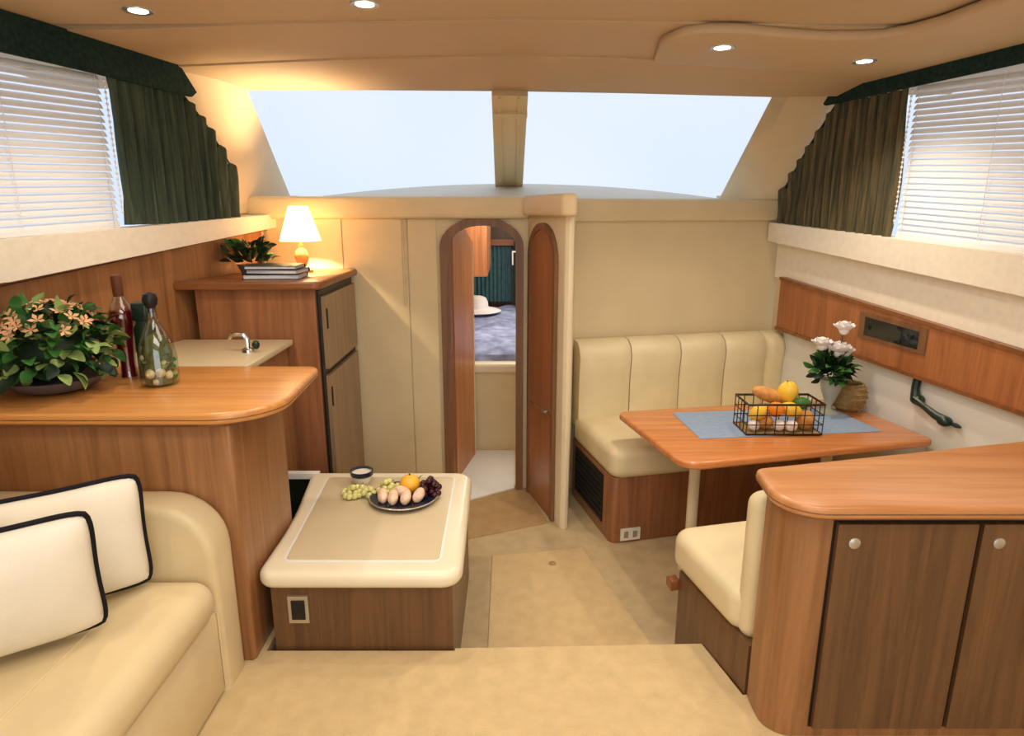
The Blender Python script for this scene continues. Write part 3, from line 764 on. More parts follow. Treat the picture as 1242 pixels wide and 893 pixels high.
def pillow(label, br, d, w, h, lean, twist=0.0):
    """square pillow: br = lower right corner, d = unit horizontal direction running to its left"""
    d = Vector((d[0], d[1], 0)).normalized(); nrm = Vector((-d.y, d.x, 0))
    if nrm.y > 0: nrm = -nrm
    upv = (Vector((0, 0, 1)) * math.cos(lean) - nrm * math.sin(lean)).normalized(); nn = d.cross(upv); 
    if nn.dot(nrm) < 0: nn = -nn
    o0 = Vector(br)
    c_ = o0 + d * w / 2
    t = thing('throw_pillow', label, 'pillow', c_, group=None)
    N = 18; front = []; back = []
    def pt(u, v, sgn):
        # u,v in -1..1 ; sides pulled in, corners kept
        cc = 1 - 0.085 * (abs(u * v)) ** 5; x = u * (1 - 0.06 * (1 - v * v)) * cc; y = v * (1 - 0.06 * (1 - u * u)) * cc
        th = 0.078 * (max(0, 1 - abs(u) ** 2.4) * max(0, 1 - abs(v) ** 2.4)) ** 0.55
        return o0 + d * (w / 2 + x * w / 2) + upv * (h / 2 + y * h / 2 + 0.004) + nn * (th * sgn)
    q = MB()
    for sgn in (1, -1):
        rows = [[pt(-1 + 2 * i / N, -1 + 2 * j / N, sgn) for j in range(N + 1)] for i in range(N + 1)]
        q.grid(rows, flip=(sgn < 0))
    obj('cushion', weld(q), 'pillow', t, sharp=80)
    per = []
    for k in range(N): per.append(pt(-1 + 2 * k / N, -1, 0))
    for k in range(N): per.append(pt(1, -1 + 2 * k / N, 0))
    for k in range(N): per.append(pt(1 - 2 * k / N, 1, 0))
    for k in range(N): per.append(pt(-1, 1 - 2 * k / N, 0))
    q = MB(); q.tube(per, 0.007, 7, closed=True); lab(obj('piping', q, 'piping', t, sharp=80), 'black piped edge')
    return t


pillow('cream square pillow with black piping leaning against the sofa arm', (-1.055, 1.70, 0.43), (-0.80, -0.60), 0.40, 0.36, R(-4))
pillow('cream square pillow with black piping in front of the other pillow', (-1.065, 1.50, 0.43), (-0.80, -0.55), 0.40, 0.375, R(-12))

# ================================================================== STARBOARD: DINETTE
TN = R(13.5)
def loc2w(p0, s, w):  # s along athwart direction, w forward
    cx, sx = math.cos(TN), math.sin(TN)
    return (p0[0] + s * cx - w * sx, p0[1] + s * sx + w * cx)
F0 = (0.513, 3.05)      # near inboard corner of the forward seat
t = thing('dinette_bench', 'cream leather dinette bench with tall channelled back against the front wall', 'bench seat', (1.0, 3.4, -0.2))
base = [loc2w(F0, 0.0, 0.0), loc2w(F0, 1.28, 0.0), loc2w(F0, 1.28, 0.62), loc2w(F0, 0.0, 0.62)]
q = MB(); q.slab(base, -0.199, 0.17, 0.004, 2, [0.04, 0, 0, 0]); obj('base', q, 'wood_red', t)
vp = [loc2w(F0, -0.006, 0.12), loc2w(F0, 0.004, 0.12), loc2w(F0, 0.004, 0.56), loc2w(F0, -0.006, 0.56)]
q = MB(); q.prism([(x, y, -0.13) for x, y in vp], (0, 0, 0.27)); vn = obj('vent_grille', q, 'black', t)
for k in range(7):
    q = MB(); z = -0.11 + k * 0.034
    q.prism([(x, y, z) for x, y in [loc2w(F0, -0.010, 0.13), loc2w(F0, -0.005, 0.13), loc2w(F0, -0.005, 0.55), loc2w(F0, -0.010, 0.55)]], (0, 0, 0.006)); obj('slat', q, 'black', vn)
cu = [loc2w(F0, -0.015, -0.03), loc2w(F0, 1.28, -0.03), loc2w(F0, 1.28, 0.60), loc2w(F0, -0.015, 0.60)]
q = MB(); q.slab(cu, 0.165, 0.33, 0.05, 7, [0.075, 0.055, 0.055, 0.055]); obj('seat_cushion', q, 'leather', t, sharp=60)
# channelled back: five upright padded channels
edges = [0.0, 0.315, 0.63, 0.925, 1.20, 1.335]
for a_, b_ in zip(edges, edges[1:]):
    q = MB(); rows = []
    for i in range(11):
        u = i / 10; s = a_ + 0.003 + (b_ - a_ - 0.006) * u; bul = 0.030 * (1 - abs(2 * u - 1) ** 3.0); row = []
        prof = [(0.0, 0.26), (0.012, 0.30), (0.012, 0.55), (0.0, 0.68), (0.02, 0.735), (0.06, 0.765), (0.12, 0.77)]
        for w_, z in prof:
            x, y = loc2w(F0, s - 0.005, 0.52 + w_ - bul); row.append((x, y, z))
        x, y = loc2w(F0, s - 0.005, 0.645); row.append((x, y, 0.77)); row.append((x, y, 0.26))
        rows.append(row)
    q.grid([r_ + [r_[0]] for r_ in rows]); n = len(rows[0]) + 1
    q.add(rows[0], [tuple(range(len(rows[0])))]); q.add(rows[-1], [tuple(range(len(rows[0])))])
    obj('back_channel', weld(q), 'leather', t, sharp=60)
ot = thing('wall_outlet', 'white electrical outlet at the foot of the forward dinette seat', 'outlet', (0.6, 3.06, -0.155))
p = [loc2w(F0, 0.055, -0.008), loc2w(F0, 0.165, -0.008), loc2w(F0, 0.165, 0.0), loc2w(F0, 0.055, 0.0)]
q = MB(); q.prism([(x, y, -0.185) for x, y in p], (0, 0, 0.066)); obj('cover_plate', q, 'plate_w', ot)
for s_ in (0.085, 0.135):
    p = [loc2w(F0, s_ - 0.012, -0.0095), loc2w(F0, s_ + 0.012, -0.0095), loc2w(F0, s_ + 0.012, -0.008), loc2w(F0, s_ - 0.012, -0.008)]
    q = MB(); q.prism([(x, y, -0.170) for x, y in p], (0, 0, 0.036)); obj('socket', q, 'steel', ot)
# straw basket on the outboard end of the table
pw = thing('straw_basket', 'small tan straw basket standing between the flower vase and the white wall', 'basket', (1.725, 3.17, 0.503))
q = MB(); q.lathe([(0, 0.002), (0.05, 0.0), (0.075, 0.03), (0.085, 0.075), (0.078, 0.115), (0.066, 0.135), (0.060, 0.132), (0.070, 0.10), (0.07, 0.04), (0, 0.012)], n=24); obj('bowl', q, 'wicker', pw, world=False)
for z, r_ in ((0.02, 0.070), (0.045, 0.081), (0.07, 0.086), (0.095, 0.084), (0.12, 0.076), (0.137, 0.064)):
    q = MB(); q.tube([(r_ * math.cos(2 * PI * k / 24), r_ * math.sin(2 * PI * k / 24), z + 0.003 * (k % 2)) for k in range(24)], 0.005, 5, closed=True); obj('coil', q, 'wicker', pw, world=False)

# table
TB = Matrix.Rotation(TN, 3, 'Z')
t = thing('dinette_table', 'orange teak dinette table with rounded corners on a pale post', 'table', (1.2, 2.9, -0.2))
q = MB(); q.slab([(0.695, 2.428), (1.90, 2.72), (1.76, 3.37), (0.533, 3.135)], 0.468, 0.502, 0.012, 4, [0.09, 0.04, 0.03, 0.05], 8)
obj('tabletop', q, wood('teak_table_top', (184, 110, 58), (214, 140, 80), 'X', 0.25, rotz=-TN, coat=0.35), t)
q = MB(); q.lathe([(0.05, 0), (0.048, 0.012), (0.026, 0.02), (0.026, 0.66), (0.05, 0.668)], (0.86, 2.82, -0.199), 20); obj('post', q, 'rimtop', t)
q = MB(); q.lathe([(0.05, 0), (0.048, 0.012), (0.026, 0.02), (0.026, 0.66), (0.05, 0.668)], (1.55, 2.97, -0.199), 20); obj('post', q, 'rimtop', t)
q = MB(); q.slab([(0.845, 2.725), (1.715, 2.825), (1.655, 3.20), (0.81, 3.105)], 0.502, 0.5045, 0.001, 1, [0.01] * 4)
tag(obj('table_runner', q, 'blue', loc=(1.25, 2.95, 0.502)), 'pale blue cloth runner lying on the dinette table', 'table runner')

# aft seat
G0 = (0.738, 1.753)
G1 = (0.62, 2.20)
t = thing('dinette_bench', 'cream leather bench seat facing forward at the near side of the table', 'bench seat', (1.0, 2.0, -0.2))
q = MB(); q.slab([(0.740, 1.745), (1.95, 2.035), (1.85, 2.49), (0.625, 2.19)], -0.199, 0.175, 0.004, 2, [0.0, 0, 0, 0.03]); obj('base', q, 'wood_brown', t)
q = MB(); q.slab([(0.712, 1.80), (1.95, 2.09), (1.84, 2.55), (0.605, 2.255)], 0.172, 0.322, 0.045, 7, [0.05, 0.05, 0.05, 0.075]); obj('seat_cushion', q, 'leather', t, sharp=60)
q = MB(); q.slab([(0.740, 1.765), (1.98, 2.06), (1.955, 2.165), (0.722, 1.86)], 0.16, 0.66, 0.045, 7, [0.05, 0.05, 0.05, 0.05]); obj('backrest', q, 'leather', t, sharp=60)
q = MB(); q.slab([(0.603, 2.17), (0.64, 2.18), (0.632, 2.225), (0.595, 2.215)], 0.09, 0.135, 0.008, 2); obj('corner_bracket', q, 'wood_dark', t)

# cabinet in front
t = thing('bar_cabinet', 'wooden cabinet with curved end and light top in the right foreground', 'cabinet', (1.3, 1.7, 0))
top = [(0.722, 1.60), (0.70, 1.545), (2.08, 1.545), (2.08, 2.10), (0.722, 1.775)]
q = MB(); q.slab([(0.70, 1.53), (2.06, 1.53), (2.06, 2.115), (0.727, 1.795)], 0.715, 0.752, 0.012, 4, [0.17, 0, 0, 0.03], 12); obj('top', q, wood('teak_bar_top', (178, 116, 66), (208, 148, 94), 'X', 0.28, coat=0.3), t)
q = MB(); q.slab([(0.6985, 1.5285), (2.06, 1.5285), (2.06, 2.1155), (0.726, 1.796)], 0.730, 0.7335, 0.0005, 1, [0.17, 0, 0, 0.03], 12); obj('edge_inlay', q, 'wood_frame', t)
q = MB(); q.slab([(0.725, 1.56), (2.04, 1.56), (2.04, 2.09), (0.743, 1.78)], 0.70, 0.716, 0.003, 2, [0.15, 0, 0, 0.02], 12); obj('top_moulding', q, 'wood_dark', t)
q = MB(); q.slab([(0.742, 1.575), (2.04, 1.575), (2.04, 2.03), (0.745, 1.74)], 0.0, 0.70, 0.002, 1, [0.13, 0, 0, 0.01], 12); obj('cabinet_body', q, 'wood_v', t)
for x0, x1 in ((0.868, 1.240), (1.254, 1.63)):
    q = MB(); q.box((x0 - 0.006, 1.5705, 0.038), (x1 + 0.006, 1.574, 0.696)); obj('door_gap', q, 'black', t)
    q = MB(); q.box((x0, 1.556, 0.044), (x1, 1.572, 0.690)); dd = obj('door', q, 'wood_brown', t)
    q = MB(); q.lathe([(0.016, 0), (0.016, 0.003), (0.009, 0.006), (0, 0.006)], n=16)
    m4 = Matrix.Translation((x0 + 0.046, 1.556, 0.636)) @ Matrix.Rotation(R(90), 4, 'X'); q.v = [tuple(m4 @ Vector(p)) for p in q.v]; obj('push_lock', q, 'steel', dd)

# ================================================================== STATEROOM CONTENTS
t = thing('berth', 'bed with blue quilted spread seen through the arched doorway', 'bed', (0, 5.3, -0.2))
q = MB(); q.box((-0.85, 4.42, -0.199), (0.85, 6.55, 0.40)); obj('bed_base', q, 'bulk', t)
q = MB(); q.slab([(-0.87, 4.38), (0.87, 4.38), (0.87, 6.56), (-0.87, 6.56)], 0.385, 0.455, 0.02, 4, 0.02); lab(obj('edge_rail', q, 'rimtop', t), 'cream padded edge')
q = MB(); rows = [[(-0.84 + 1.68 * i / 24, 4.47 + 2.05 * j / 30, 0.50 + 0.05 * min(1, j / 3) + 0.016 * math.sin(i * 1.6 + j * 0.9) * math.sin(j * 1.1)) for j in range(31)] for i in range(25)]
q.sheet(rows, (0, 0, -0.05)); obj('bedspread', q, 'spread', t, sharp=70)
if True:
    h = thing('sun_hat', 'white wide-brimmed hat lying on the blue bed behind the arched doorway', 'hat', (-0.335, 6.0, 0.575))
    q = MB(); q.lathe([(0, 0.0), (0.22, 0.0), (0.235, 0.008), (0.20, 0.022), (0.115, 0.035)], n=28); obj('brim', q, 'petal', h, world=False)
    q = MB(); q.lathe([(0.115, 0.034), (0.11, 0.09), (0.09, 0.13), (0.05, 0.145), (0, 0.147)], n=28); obj('crown', q, 'petal', h, world=False)
t = thing('cabin_curtain', 'teal curtain hanging beyond the bed behind the arched doorway', 'curtain', (0, 6.5, 0.55))
q = MB(); rows = [[(-0.45 + 0.0058 * i, 6.50 + 0.02 * math.sin(i * 0.9), z) for z in (0.60, 0.9, 1.16)] for i in range(80)]; q.sheet(rows, (0, 0.01, 0)); obj('drape', q, 'teal', t)
q = MB(); q.box((-0.46, 6.46, 1.16), (0.02, 6.58, 1.22)); obj('curtain_rail', q, 'wood_dark', t)
t = thing('cabin_locker', 'dark green locker beside the teal curtain behind the arched doorway', 'locker', (0.2, 6.4, 0.55))
q = MB(); q.box((0.03, 6.35, 0.60), (0.6, 6.49, 1.45)); obj('locker_body', q, 'dkgreen', t)
q = MB(); q.box((0.0, 6.33, 1.10), (0.14, 6.35, 1.115)); q.box((0.0, 6.33, 0.98), (0.013, 6.35, 1.10)); obj('trim_bracket', q, 'plate_w', t)
t = thing('hanging_locker', 'orange wooden wall locker at the upper left behind the arched doorway', 'locker', (-0.5, 5.4, 0.9))
q = MB(); q.box((-0.9, 5.2, 0.98), (-0.20, 5.9, 1.49)); obj('locker_body', q, 'teak_in', t)
q = MB(); q.box((-0.202, 5.25, 1.02), (-0.19, 5.85, 1.46)); obj('door', q, 'wood_red', t)

# ================================================================== SMALL THINGS
def rmat(rx, ry, rz): return Matrix.Rotation(rz, 3, 'Z') @ Matrix.Rotation(ry, 3, 'Y') @ Matrix.Rotation(rx, 3, 'X')
_lc = {}
def leafmesh(m, L=0.05, W_=0.028):
    k = (m, L, W_)
    if k in _lc: return _lc[k]
    me = bpy.data.meshes.new('leaf')
    vs_ = []; n = 5
    for i in range(n + 1):
        u = i / n; w = W_ * math.sin(PI * min(1, u * 0.92 + 0.04)) ** 0.8 / 2; z = 0.25 * L * math.sin(PI * u) * 0.6
        vs_ += [(u * L, -w, z + w * 0.35), (u * L, 0, z), (u * L, w, z + w * 0.35)]
    fs = []
    for i in range(n):
        for k2 in range(2):
            a = i * 3 + k2; fs.append((a, a + 3, a + 4, a + 1))
    me.from_pydata(vs_, [], fs); me.polygons.foreach_set('use_smooth', [True] * len(fs)); me.materials.append(M[m]); _lc[k] = me
    return me


def leaf(parent, m, loc, rot, L=0.05, W_=0.028, name='leaf'):
    o = bpy.data.objects.new(name, leafmesh(m, L, W_)); C.objects.link(o); o.parent = parent; o.location = loc
    o.rotation_euler = rot.to_euler() if isinstance(rot, Matrix) else rot
    return o


def dirrot(d, roll=0.0):
    d = Vector(d).normalized(); q = Vector((1, 0, 0)).rotation_difference(d)
    return (q.to_matrix() @ Matrix.Rotation(roll, 3, 'X'))


# --- on the bar counter: hydrangea-like plant in a shallow dark bowl
ZC = 0.9052
t = thing('potted_plant', 'bushy green plant with peach flower heads in a low dark bowl on the bar counter', 'plant', (-1.55, 2.12, ZC))
q = MB(); q.lathe([(0.075, 0), (0.12, 0.015), (0.15, 0.045), (0.153, 0.05), (0.14, 0.048), (0, 0.04)], n=28); obj('bowl', q, 'pot', t, world=False)
q = MB(); q.ell((0, 0, 0.13), (0.115, 0.115, 0.10), 16, 10); obj('moss_core', q, 'leafd', t, world=False)
for k in range(280):
    a = random.uniform(0, 2 * PI); ph = math.asin(random.uniform(-0.35, 1)); rr = random.uniform(0.12, 0.18)
    d = Vector((math.cos(a) * math.cos(ph), math.sin(a) * math.cos(ph), math.sin(ph)))
    p = Vector((0, 0, 0.125)) + Vector((d.x * rr, d.y * rr, d.z * rr * 0.95))
    dd = (d + Vector((random.uniform(-.8, .8), random.uniform(-.8, .8), random.uniform(-.9, .3)))).normalized()
    leaf(t, random.choice(['leaf', 'leaf', 'leaf2', 'leafd']), p, dirrot(dd, random.uniform(-.6, .6)), random.choice([0.05, 0.066]), 0.040)
fl = MB()
for k in range(5):
    a = 2 * PI * k / 5; fl.add([(0, 0, 0), (0.010 * math.cos(a - .45), 0.010 * math.sin(a - .45), 0.003), (0.016 * math.cos(a), 0.016 * math.sin(a), 0.005), (0.010 * math.cos(a + .45), 0.010 * math.sin(a + .45), 0.003)], [(0, 1, 2, 3)])
f0 = None
for k in range(90):
    a = random.uniform(-0.4, 2.4) if k % 2 else random.uniform(0, 2 * PI); ph = random.uniform(0.55, 1.45); rr = 0.185
    d = Vector((math.cos(a) * math.cos(ph), math.sin(a) * math.cos(ph), math.sin(ph))); p = Vector((0, 0, 0.115)) + d * rr
    if f0 is None: f0 = obj('blossom', fl, 'petalp', t, world=False); o = f0
    else: o = bpy.data.objects.new('blossom', f0.data); C.objects.link(o); o.parent = t
    o.location = p; o.rotation_euler = Vector((0, 0, 1)).rotation_difference(d).to_euler(); o.scale = (1.6,) * 3

# red bottle
t = thing('glass_bottle', 'tall bottle of red liquid with a brown seal on the bar counter', 'bottle', (-1.41, 2.30, ZC))
q = MB(); q.lathe([(0, 0.001), (0.027, 0.0), (0.026, 0.01), (0.024, 0.06), (0.032, 0.15), (0.041, 0.215), (0.041, 0.225), (0.036, 0.245), (0, 0.246)], n=20); lab(obj('red_liquid', q, 'red', t, world=False), 'deep red liquid')
q = MB(); q.lathe([(0.030, 0.0005), (0.028, 0.01), (0.0265, 0.06), (0.0345, 0.15), (0.044, 0.215), (0.044, 0.235), (0.030, 0.268), (0.017, 0.29), (0.0145, 0.31)], n=20); obj('bottle_body', q, 'cglass', t, world=False)
q = MB(); q.lathe([(0.0165, 0.295), (0.0175, 0.30), (0.0185, 0.362), (0.0165, 0.37), (0, 0.37)], n=16); lab(obj('seal', q, 'cork', t, world=False), 'brown wax seal')
# clear bottle with preserved vegetables and black stopper
t = thing('glass_bottle', 'clear bottle of pickled vegetables with a round black stopper', 'bottle', (-1.235, 2.185, ZC))
q = MB(); q.lathe([(0.054, 0), (0.062, 0.01), (0.063, 0.09), (0.056, 0.14), (0.036, 0.19), (0.018, 0.225), (0.016, 0.27)], n=20); obj('bottle_glass', q, 'cglass', t, world=False)
q = MB(); q.lathe([(0, 0.006), (0.044, 0.006), (0.048, 0.012), (0.047, 0.12), (0.028, 0.17), (0, 0.185)], n=16); lab(obj('contents', q, 'pickle', t, world=False), 'green pickled herbs')
for a, z, rr in ((5.3, 0.05, 0.017), (4.55, 0.048, 0.018), (3.8, 0.10, 0.013), (5.9, 0.04, 0.015), (4.9, 0.018, 0.012), (5.6, 0.085, 0.010)):
    q = MB(); q.ell((0.041 * math.cos(a), 0.041 * math.sin(a), z), (rr, rr, rr * 1.25), 12, 8, rmat(a, a * 2, 0)); obj('onion', q, 'onion', t, world=False)
for k in range(14):
    a = random.uniform(3.3, 6.2); leaf(t, random.choice(['leafd', 'leaf', 'leaf2']), (0.048 * math.cos(a), 0.048 * math.sin(a), random.uniform(0.03, 0.12)), dirrot((-math.sin(a), math.cos(a), random.uniform(-1, 1.5)), 1.3), 0.03, 0.014)
q = MB(); q.lathe([(0.012, 0.255), (0.014, 0.272), (0.022, 0.283), (0.025, 0.30), (0.020, 0.318), (0, 0.325)], n=16); obj('stopper', q, 'black', t, world=False)
# green-capped jar behind it
t = thing('glass_jar', 'small jar with a square dark green lid behind the stoppered bottle', 'jar', (-1.325, 2.29, ZC))
q = MB(); q.lathe([(0.036, 0), (0.038, 0.006), (0.038, 0.18), (0.028, 0.20), (0.028, 0.215)], n=18); obj('jar_body', q, 'leafd', t, world=False)
q = MB(); q.slab([(-0.030, -0.030), (0.030, -0.030), (0.030, 0.030), (-0.030, 0.030)], 0.21, 0.275, 0.005, 2, 0.012, 3); obj('lid', q, 'dkgreen', t, world=False)

# --- on the tall cabinet: lamp, plant, books
ZT = 1.1755
t = thing('table_lamp', 'small lit table lamp with a white cone shade on the tall cabinet', 'lamp', (-1.13, 3.50, ZT))
q = MB(); q.lathe([(0.055, 0), (0.055, 0.012), (0.02, 0.02), (0.028, 0.05), (0.038, 0.08), (0.028, 0.115), (0.01, 0.13), (0.008, 0.17)], n=20); obj('lamp_base', q, 'bread', t, world=False)
q = MB(); q.lathe([(0.108, 0.165), (0.050, 0.345)], n=28); q.f = q.f[:28]
q2 = MB(); n = 28
prof = [(0.108, 0.165), (0.050, 0.345), (0.047, 0.345), (0.105, 0.165), (0.108, 0.165)]
for r_, z in prof:
    for k in range(n): q2.v.append((r_ * math.cos(2 * PI * k / n), r_ * math.sin(2 * PI * k / n), z))
for i in range(4):
    for k in range(n): q2.f.append((i * n + k, i * n + (k + 1) % n, (i + 1) * n + (k + 1) % n, (i + 1) * n + k))
obj('lamp_shade', weld(q2), 'lampshade', t, world=False, sharp=60)
q = MB(); q.ell((0, 0, 0.215), (0.02, 0.02, 0.03), 10, 8); obj('bulb', q, 'lens', t, world=False)
for z_, e_ in ((0.27, 55.0),):
    l = bpy.data.lights.new('lamp_glow', 'POINT'); l.energy = e_; l.color = (1.0, 0.78, 0.50); l.shadow_soft_size = 0.025
    o = bpy.data.objects.new('lamp_glow', l); C.objects.link(o); o.location = (-1.13, 3.50, ZT + z_)

t = thing('potted_plant', 'small dark leafy plant on the tall cabinet beside the lamp', 'plant', (-1.36, 3.38, ZT))
q = MB(); q.lathe([(0.045, 0), (0.065, 0.045), (0.066, 0.05), (0.055, 0.048), (0, 0.042)], n=20); obj('pot', q, 'pot', t, world=False)
for k in range(110):
    a = random.uniform(0, 2 * PI); rr = random.uniform(0.01, 0.11); h_ = random.uniform(0.03, 0.15) * (1 - rr * 3)
    d = Vector((math.cos(a), math.sin(a) * 0.7, random.uniform(0.0, 1.2)))
    leaf(t, random.choice(['leafd', 'leafd', 'leaf']), Vector((math.cos(a) * rr, math.sin(a) * rr * 0.7, 0.03 + h_)), dirrot(d, random.uniform(-1, 1)), 0.055, 0.026)
for k in range(8):
    leaf(t, 'leafd', (0.07 + 0.012 * random.random(), -0.02, 0.05 + 0.012 * k), dirrot((random.uniform(-.3, .8), random.uniform(-.6, .3), 1), random.uniform(-1, 1)), 0.07, 0.034)

for k, (dx, dy, w_, h_, m_, ang, lb) in enumerate(((0.0, 0.0, 0.27, 0.024, 'navy', 3, 'dark blue book at the bottom of the small stack on the tall cabinet'), (0.012, 0.004, 0.255, 0.022, 'black', -4, 'black covered book in the middle of the small stack on the tall cabinet'), (0.0, 0.0, 0.25, 0.018, 'dkgreen', 2, 'dark green book on top of the small stack on the tall cabinet'))):
    z = ZT + [0, 0.0245, 0.047][k]
    b_ = thing('book', lb, 'book', (-1.165 + dx, 3.19 + dy, z), R(ang), group='books on the tall cabinet')
    hw_, hd = w_ / 2, 0.085
    q = MB(); q.box((-hw_, -hd, 0), (hw_, hd, 0.003)); q.box((-hw_, -hd, h_ - 0.003), (hw_, hd, h_)); q.box((-hw_, hd - 0.003, 0.003), (hw_, hd, h_ - 0.003)); obj('cover', q, m_, b_, world=False)
    q = MB(); q.box((-hw_ + 0.006, -hd + 0.005, 0.0032), (hw_ - 0.006, hd - 0.004, h_ - 0.0032)); obj('pages', q, 'page', b_, world=False)

# --- on the low storage box: plate of fruit, rimmed cup, green grapes
ZB = 0.3168
t = thing('dinner_plate', 'dark blue plate with a silver rim holding fruit on the low storage box', 'plate', (-0.455, 2.50, ZB))
q = MB(); q.lathe([(0, 0.0), (0.08, 0.0), (0.085, 0.004), (0.143, 0.018), (0.1435, 0.022), (0.136, 0.0215), (0.082, 0.010), (0, 0.009)], n=40); obj('dish', q, 'navy', t, world=False)
q = MB(); q.tube([(0.144 * math.cos(2 * PI * k / 40), 0.144 * math.sin(2 * PI * k / 40), 0.0205) for k in range(40)], 0.0032, 6, closed=True); lab(obj('rim', q, 'steel', t, world=False), 'silver rim')
for k, (x, y, a, lb) in enumerate(((-0.075, -0.050, 10, 'peach slice nearest the left edge of the blue plate'), (-0.030, -0.066, 0, 'second peach slice from the left on the blue plate'), (0.022, -0.064, -8, 'third peach slice from the left on the blue plate'), (0.072, -0.045, -20, 'peach slice nearest the grapes on the blue plate'), (0.000, -0.012, 70, 'peach slice lying behind the other slices on the blue plate'))):
    q = MB(); rot = rmat(R(20), R(0), R(a))
    q.ell((0, 0, 0), (0.025, 0.040, 0.025), 14, 10, rot, lambda p: 1 - 0.25 * max(0, p.x))
    p = (-0.455 + x, 2.50 + y, ZB + 0.039); q.v = [tuple(Vector(v) + Vector(p)) for v in q.v]
    tag(obj('peach_slice', q, 'peach', loc=p), lb, 'fruit', 'peach slices on the blue plate')
t = thing('orange', 'yellow orange citrus fruit at the back of the blue plate', 'fruit', (-0.435, 2.545, ZB + 0.012))
q = MB(); q.ell((0, 0, 0.038), (0.043, 0.043, 0.041), 20, 14); obj('peel', q, mat('citrus_peel', (250, 186, 60), 0.4, 0.4, 0.05, 20, 0.3, 140), t, world=False)
q = MB(); q.lathe([(0.005, 0.078), (0.004, 0.083), (0, 0.083)], n=8); obj('stem', q, 'leaf', t, world=False)
def grapes(label, m, loc, pts, r, grp=None):
    t = thing('grape_bunch', label, 'grapes', loc)
    src = None
    for p in pts:
        if src is None:
            q = MB(); q.ell((0, 0, 0), (r, r, r * 1.1), 12, 8); src = obj('grape', q, m, t, world=False); src.location = p
        else: inst(src, 'grape', t, p, (random.random(), random.random(), 0))
    q = MB(); q.tube([(0, 0, 0.02), (0.005, 0.01, 0.04), (0.02, 0.02, 0.05)], 0.002, 6); obj('stalk', q, 'stem', t, world=False)
    return t
def pile(n, rx, ry, h_):
    out_ = []
    while len(out_) < n:
        x, y = random.uniform(-1, 1), random.uniform(-1, 1); d_ = x * x + y * y
        if d_ > 1: continue
        p_ = Vector((x * rx, y * ry, 0.014 + random.random() * h_ * (1 - d_)))
        if all((p_ - o_).length > 0.0175 for o_ in out_): out_.append(p_)
    return out_
grapes('bunch of dark red grapes on the right of the blue plate', 'grape', (-0.350, 2.530, ZB + 0.012), pile(26, 0.045, 0.06, 0.055), 0.0135)
grapes('bunch of pale green grapes spilling off the left of the blue plate', 'ggrape', (-0.655, 2.53, ZB + 0.001), pile(24, 0.07, 0.045, 0.03), 0.0135)
grapes('bunch of pale yellow grapes lying on the left side of the blue plate', 'ggrape', (-0.525, 2.54, ZB + 0.012), pile(20, 0.045, 0.05, 0.04), 0.0135)
t = thing('garnish_leaf', 'small green leaf tucked behind the citrus fruit on the plate', 'leaf', (-0.405, 2.57, ZB + 0.03))
leaf(t, 'leaf2', (0, 0, 0.0), dirrot((0.5, 0.4, 1.0)), 0.05, 0.028, 'blade')
t = thing('cup', 'white cup with a dark blue rim at the back of the low storage box', 'cup', (-0.665, 2.655, ZB))
q = MB(); q.lathe([(0.028, 0), (0.030, 0.003), (0.043, 0.03), (0.048, 0.055), (0.045, 0.055), (0.039, 0.03), (0, 0.008)], n=24); obj('cup_body', q, 'plate_w', t, world=False)
q = MB(); q.lathe([(0.0475, 0.044), (0.0505, 0.048), (0.0505, 0.066), (0.046, 0.066), (0.045, 0.050)], n=24); q.f = [f for f in q.f if len(f) == 4]; lab(obj('rim_band', q, 'navy', t, world=False), 'dark blue rim band')
q = MB(); q.lathe([(0, 0.050), (0.040, 0.050), (0.0405, 0.053), (0, 0.0535)], n=20); lab(obj('milk', q, 'plate_w', t, world=False), 'white contents')

# --- on the dinette table
ZD = 0.5048
bx, by = 1.235, 2.85
t = thing('wire_basket', 'dark wire basket filled with fruit and bread on the blue runner', 'basket', (bx, by, ZD))
hx, hy, hz = 0.172, 0.085, 0.145
def rect(z, g=0): return [(-hx - g, -hy - g, z), (hx + g, -hy - g, z), (hx + g, hy + g, z), (-hx - g, hy + g, z)]
for z, r_ in ((0.005, 0.0045), (0.05, 0.0025), (0.095, 0.0025), (hz, 0.0058)):
    q = MB(); q.tube(rounded_path(rect(z)) if False else rect(z), r_, 6, closed=True); obj('wire_ring', q, 'wire', t, world=False)
src = None
ups = [(-hx + 2 * hx * i / 8, s * hy) for i in range(9) for s in (-1, 1)] + [(s * hx, -hy + 2 * hy * i / 4) for i in range(1, 4) for s in (-1, 1)]
for x, y in ups:
    if src is None: q = MB(); q.tube([(0, 0, 0.004), (0, 0, hz)], 0.0024, 5); src = obj('upright_wire', q, 'wire', t, world=False); src.location = (x, y, 0)
    else: inst(src, 'upright_wire', t, (x, y, 0))
q = MB(); q.slab([(-hx, -hy), (hx, -hy), (hx, hy), (-hx, hy)], 0.001, 0.006, 0.001, 1, 0.01, 3); obj('base', q, 'wicker', t, world=False)
def fruit(name, label, cat, m, x, y, z, r, f=None, rot=None, grp=None, stem=True):
    f_ = thing(name, label, cat, (bx + x, by + y, ZD + z), group=grp)
    q = MB(); q.ell((0, 0, 0), r, 18, 12, rot, f); obj('skin', q, m, f_, world=False)
    if stem: q = MB(); p = Vector((0, 0, r[2])); p = (rot @ p) if rot else p; q.tube([p * 0.97, p * 1.12], 0.003, 6); obj('stem', q, 'stem', f_, world=False)
    return f_
lem = lambda p: 1 + 0.22 * abs(p.x) ** 6
fruit('lemon', 'yellow lemon at the front left of the wire basket', 'fruit', 'yellow', -0.105, -0.035, 0.095, (0.042, 0.034, 0.034), lem, rmat(0, -0.4, 0.3), 'lemons in the wire basket', False)
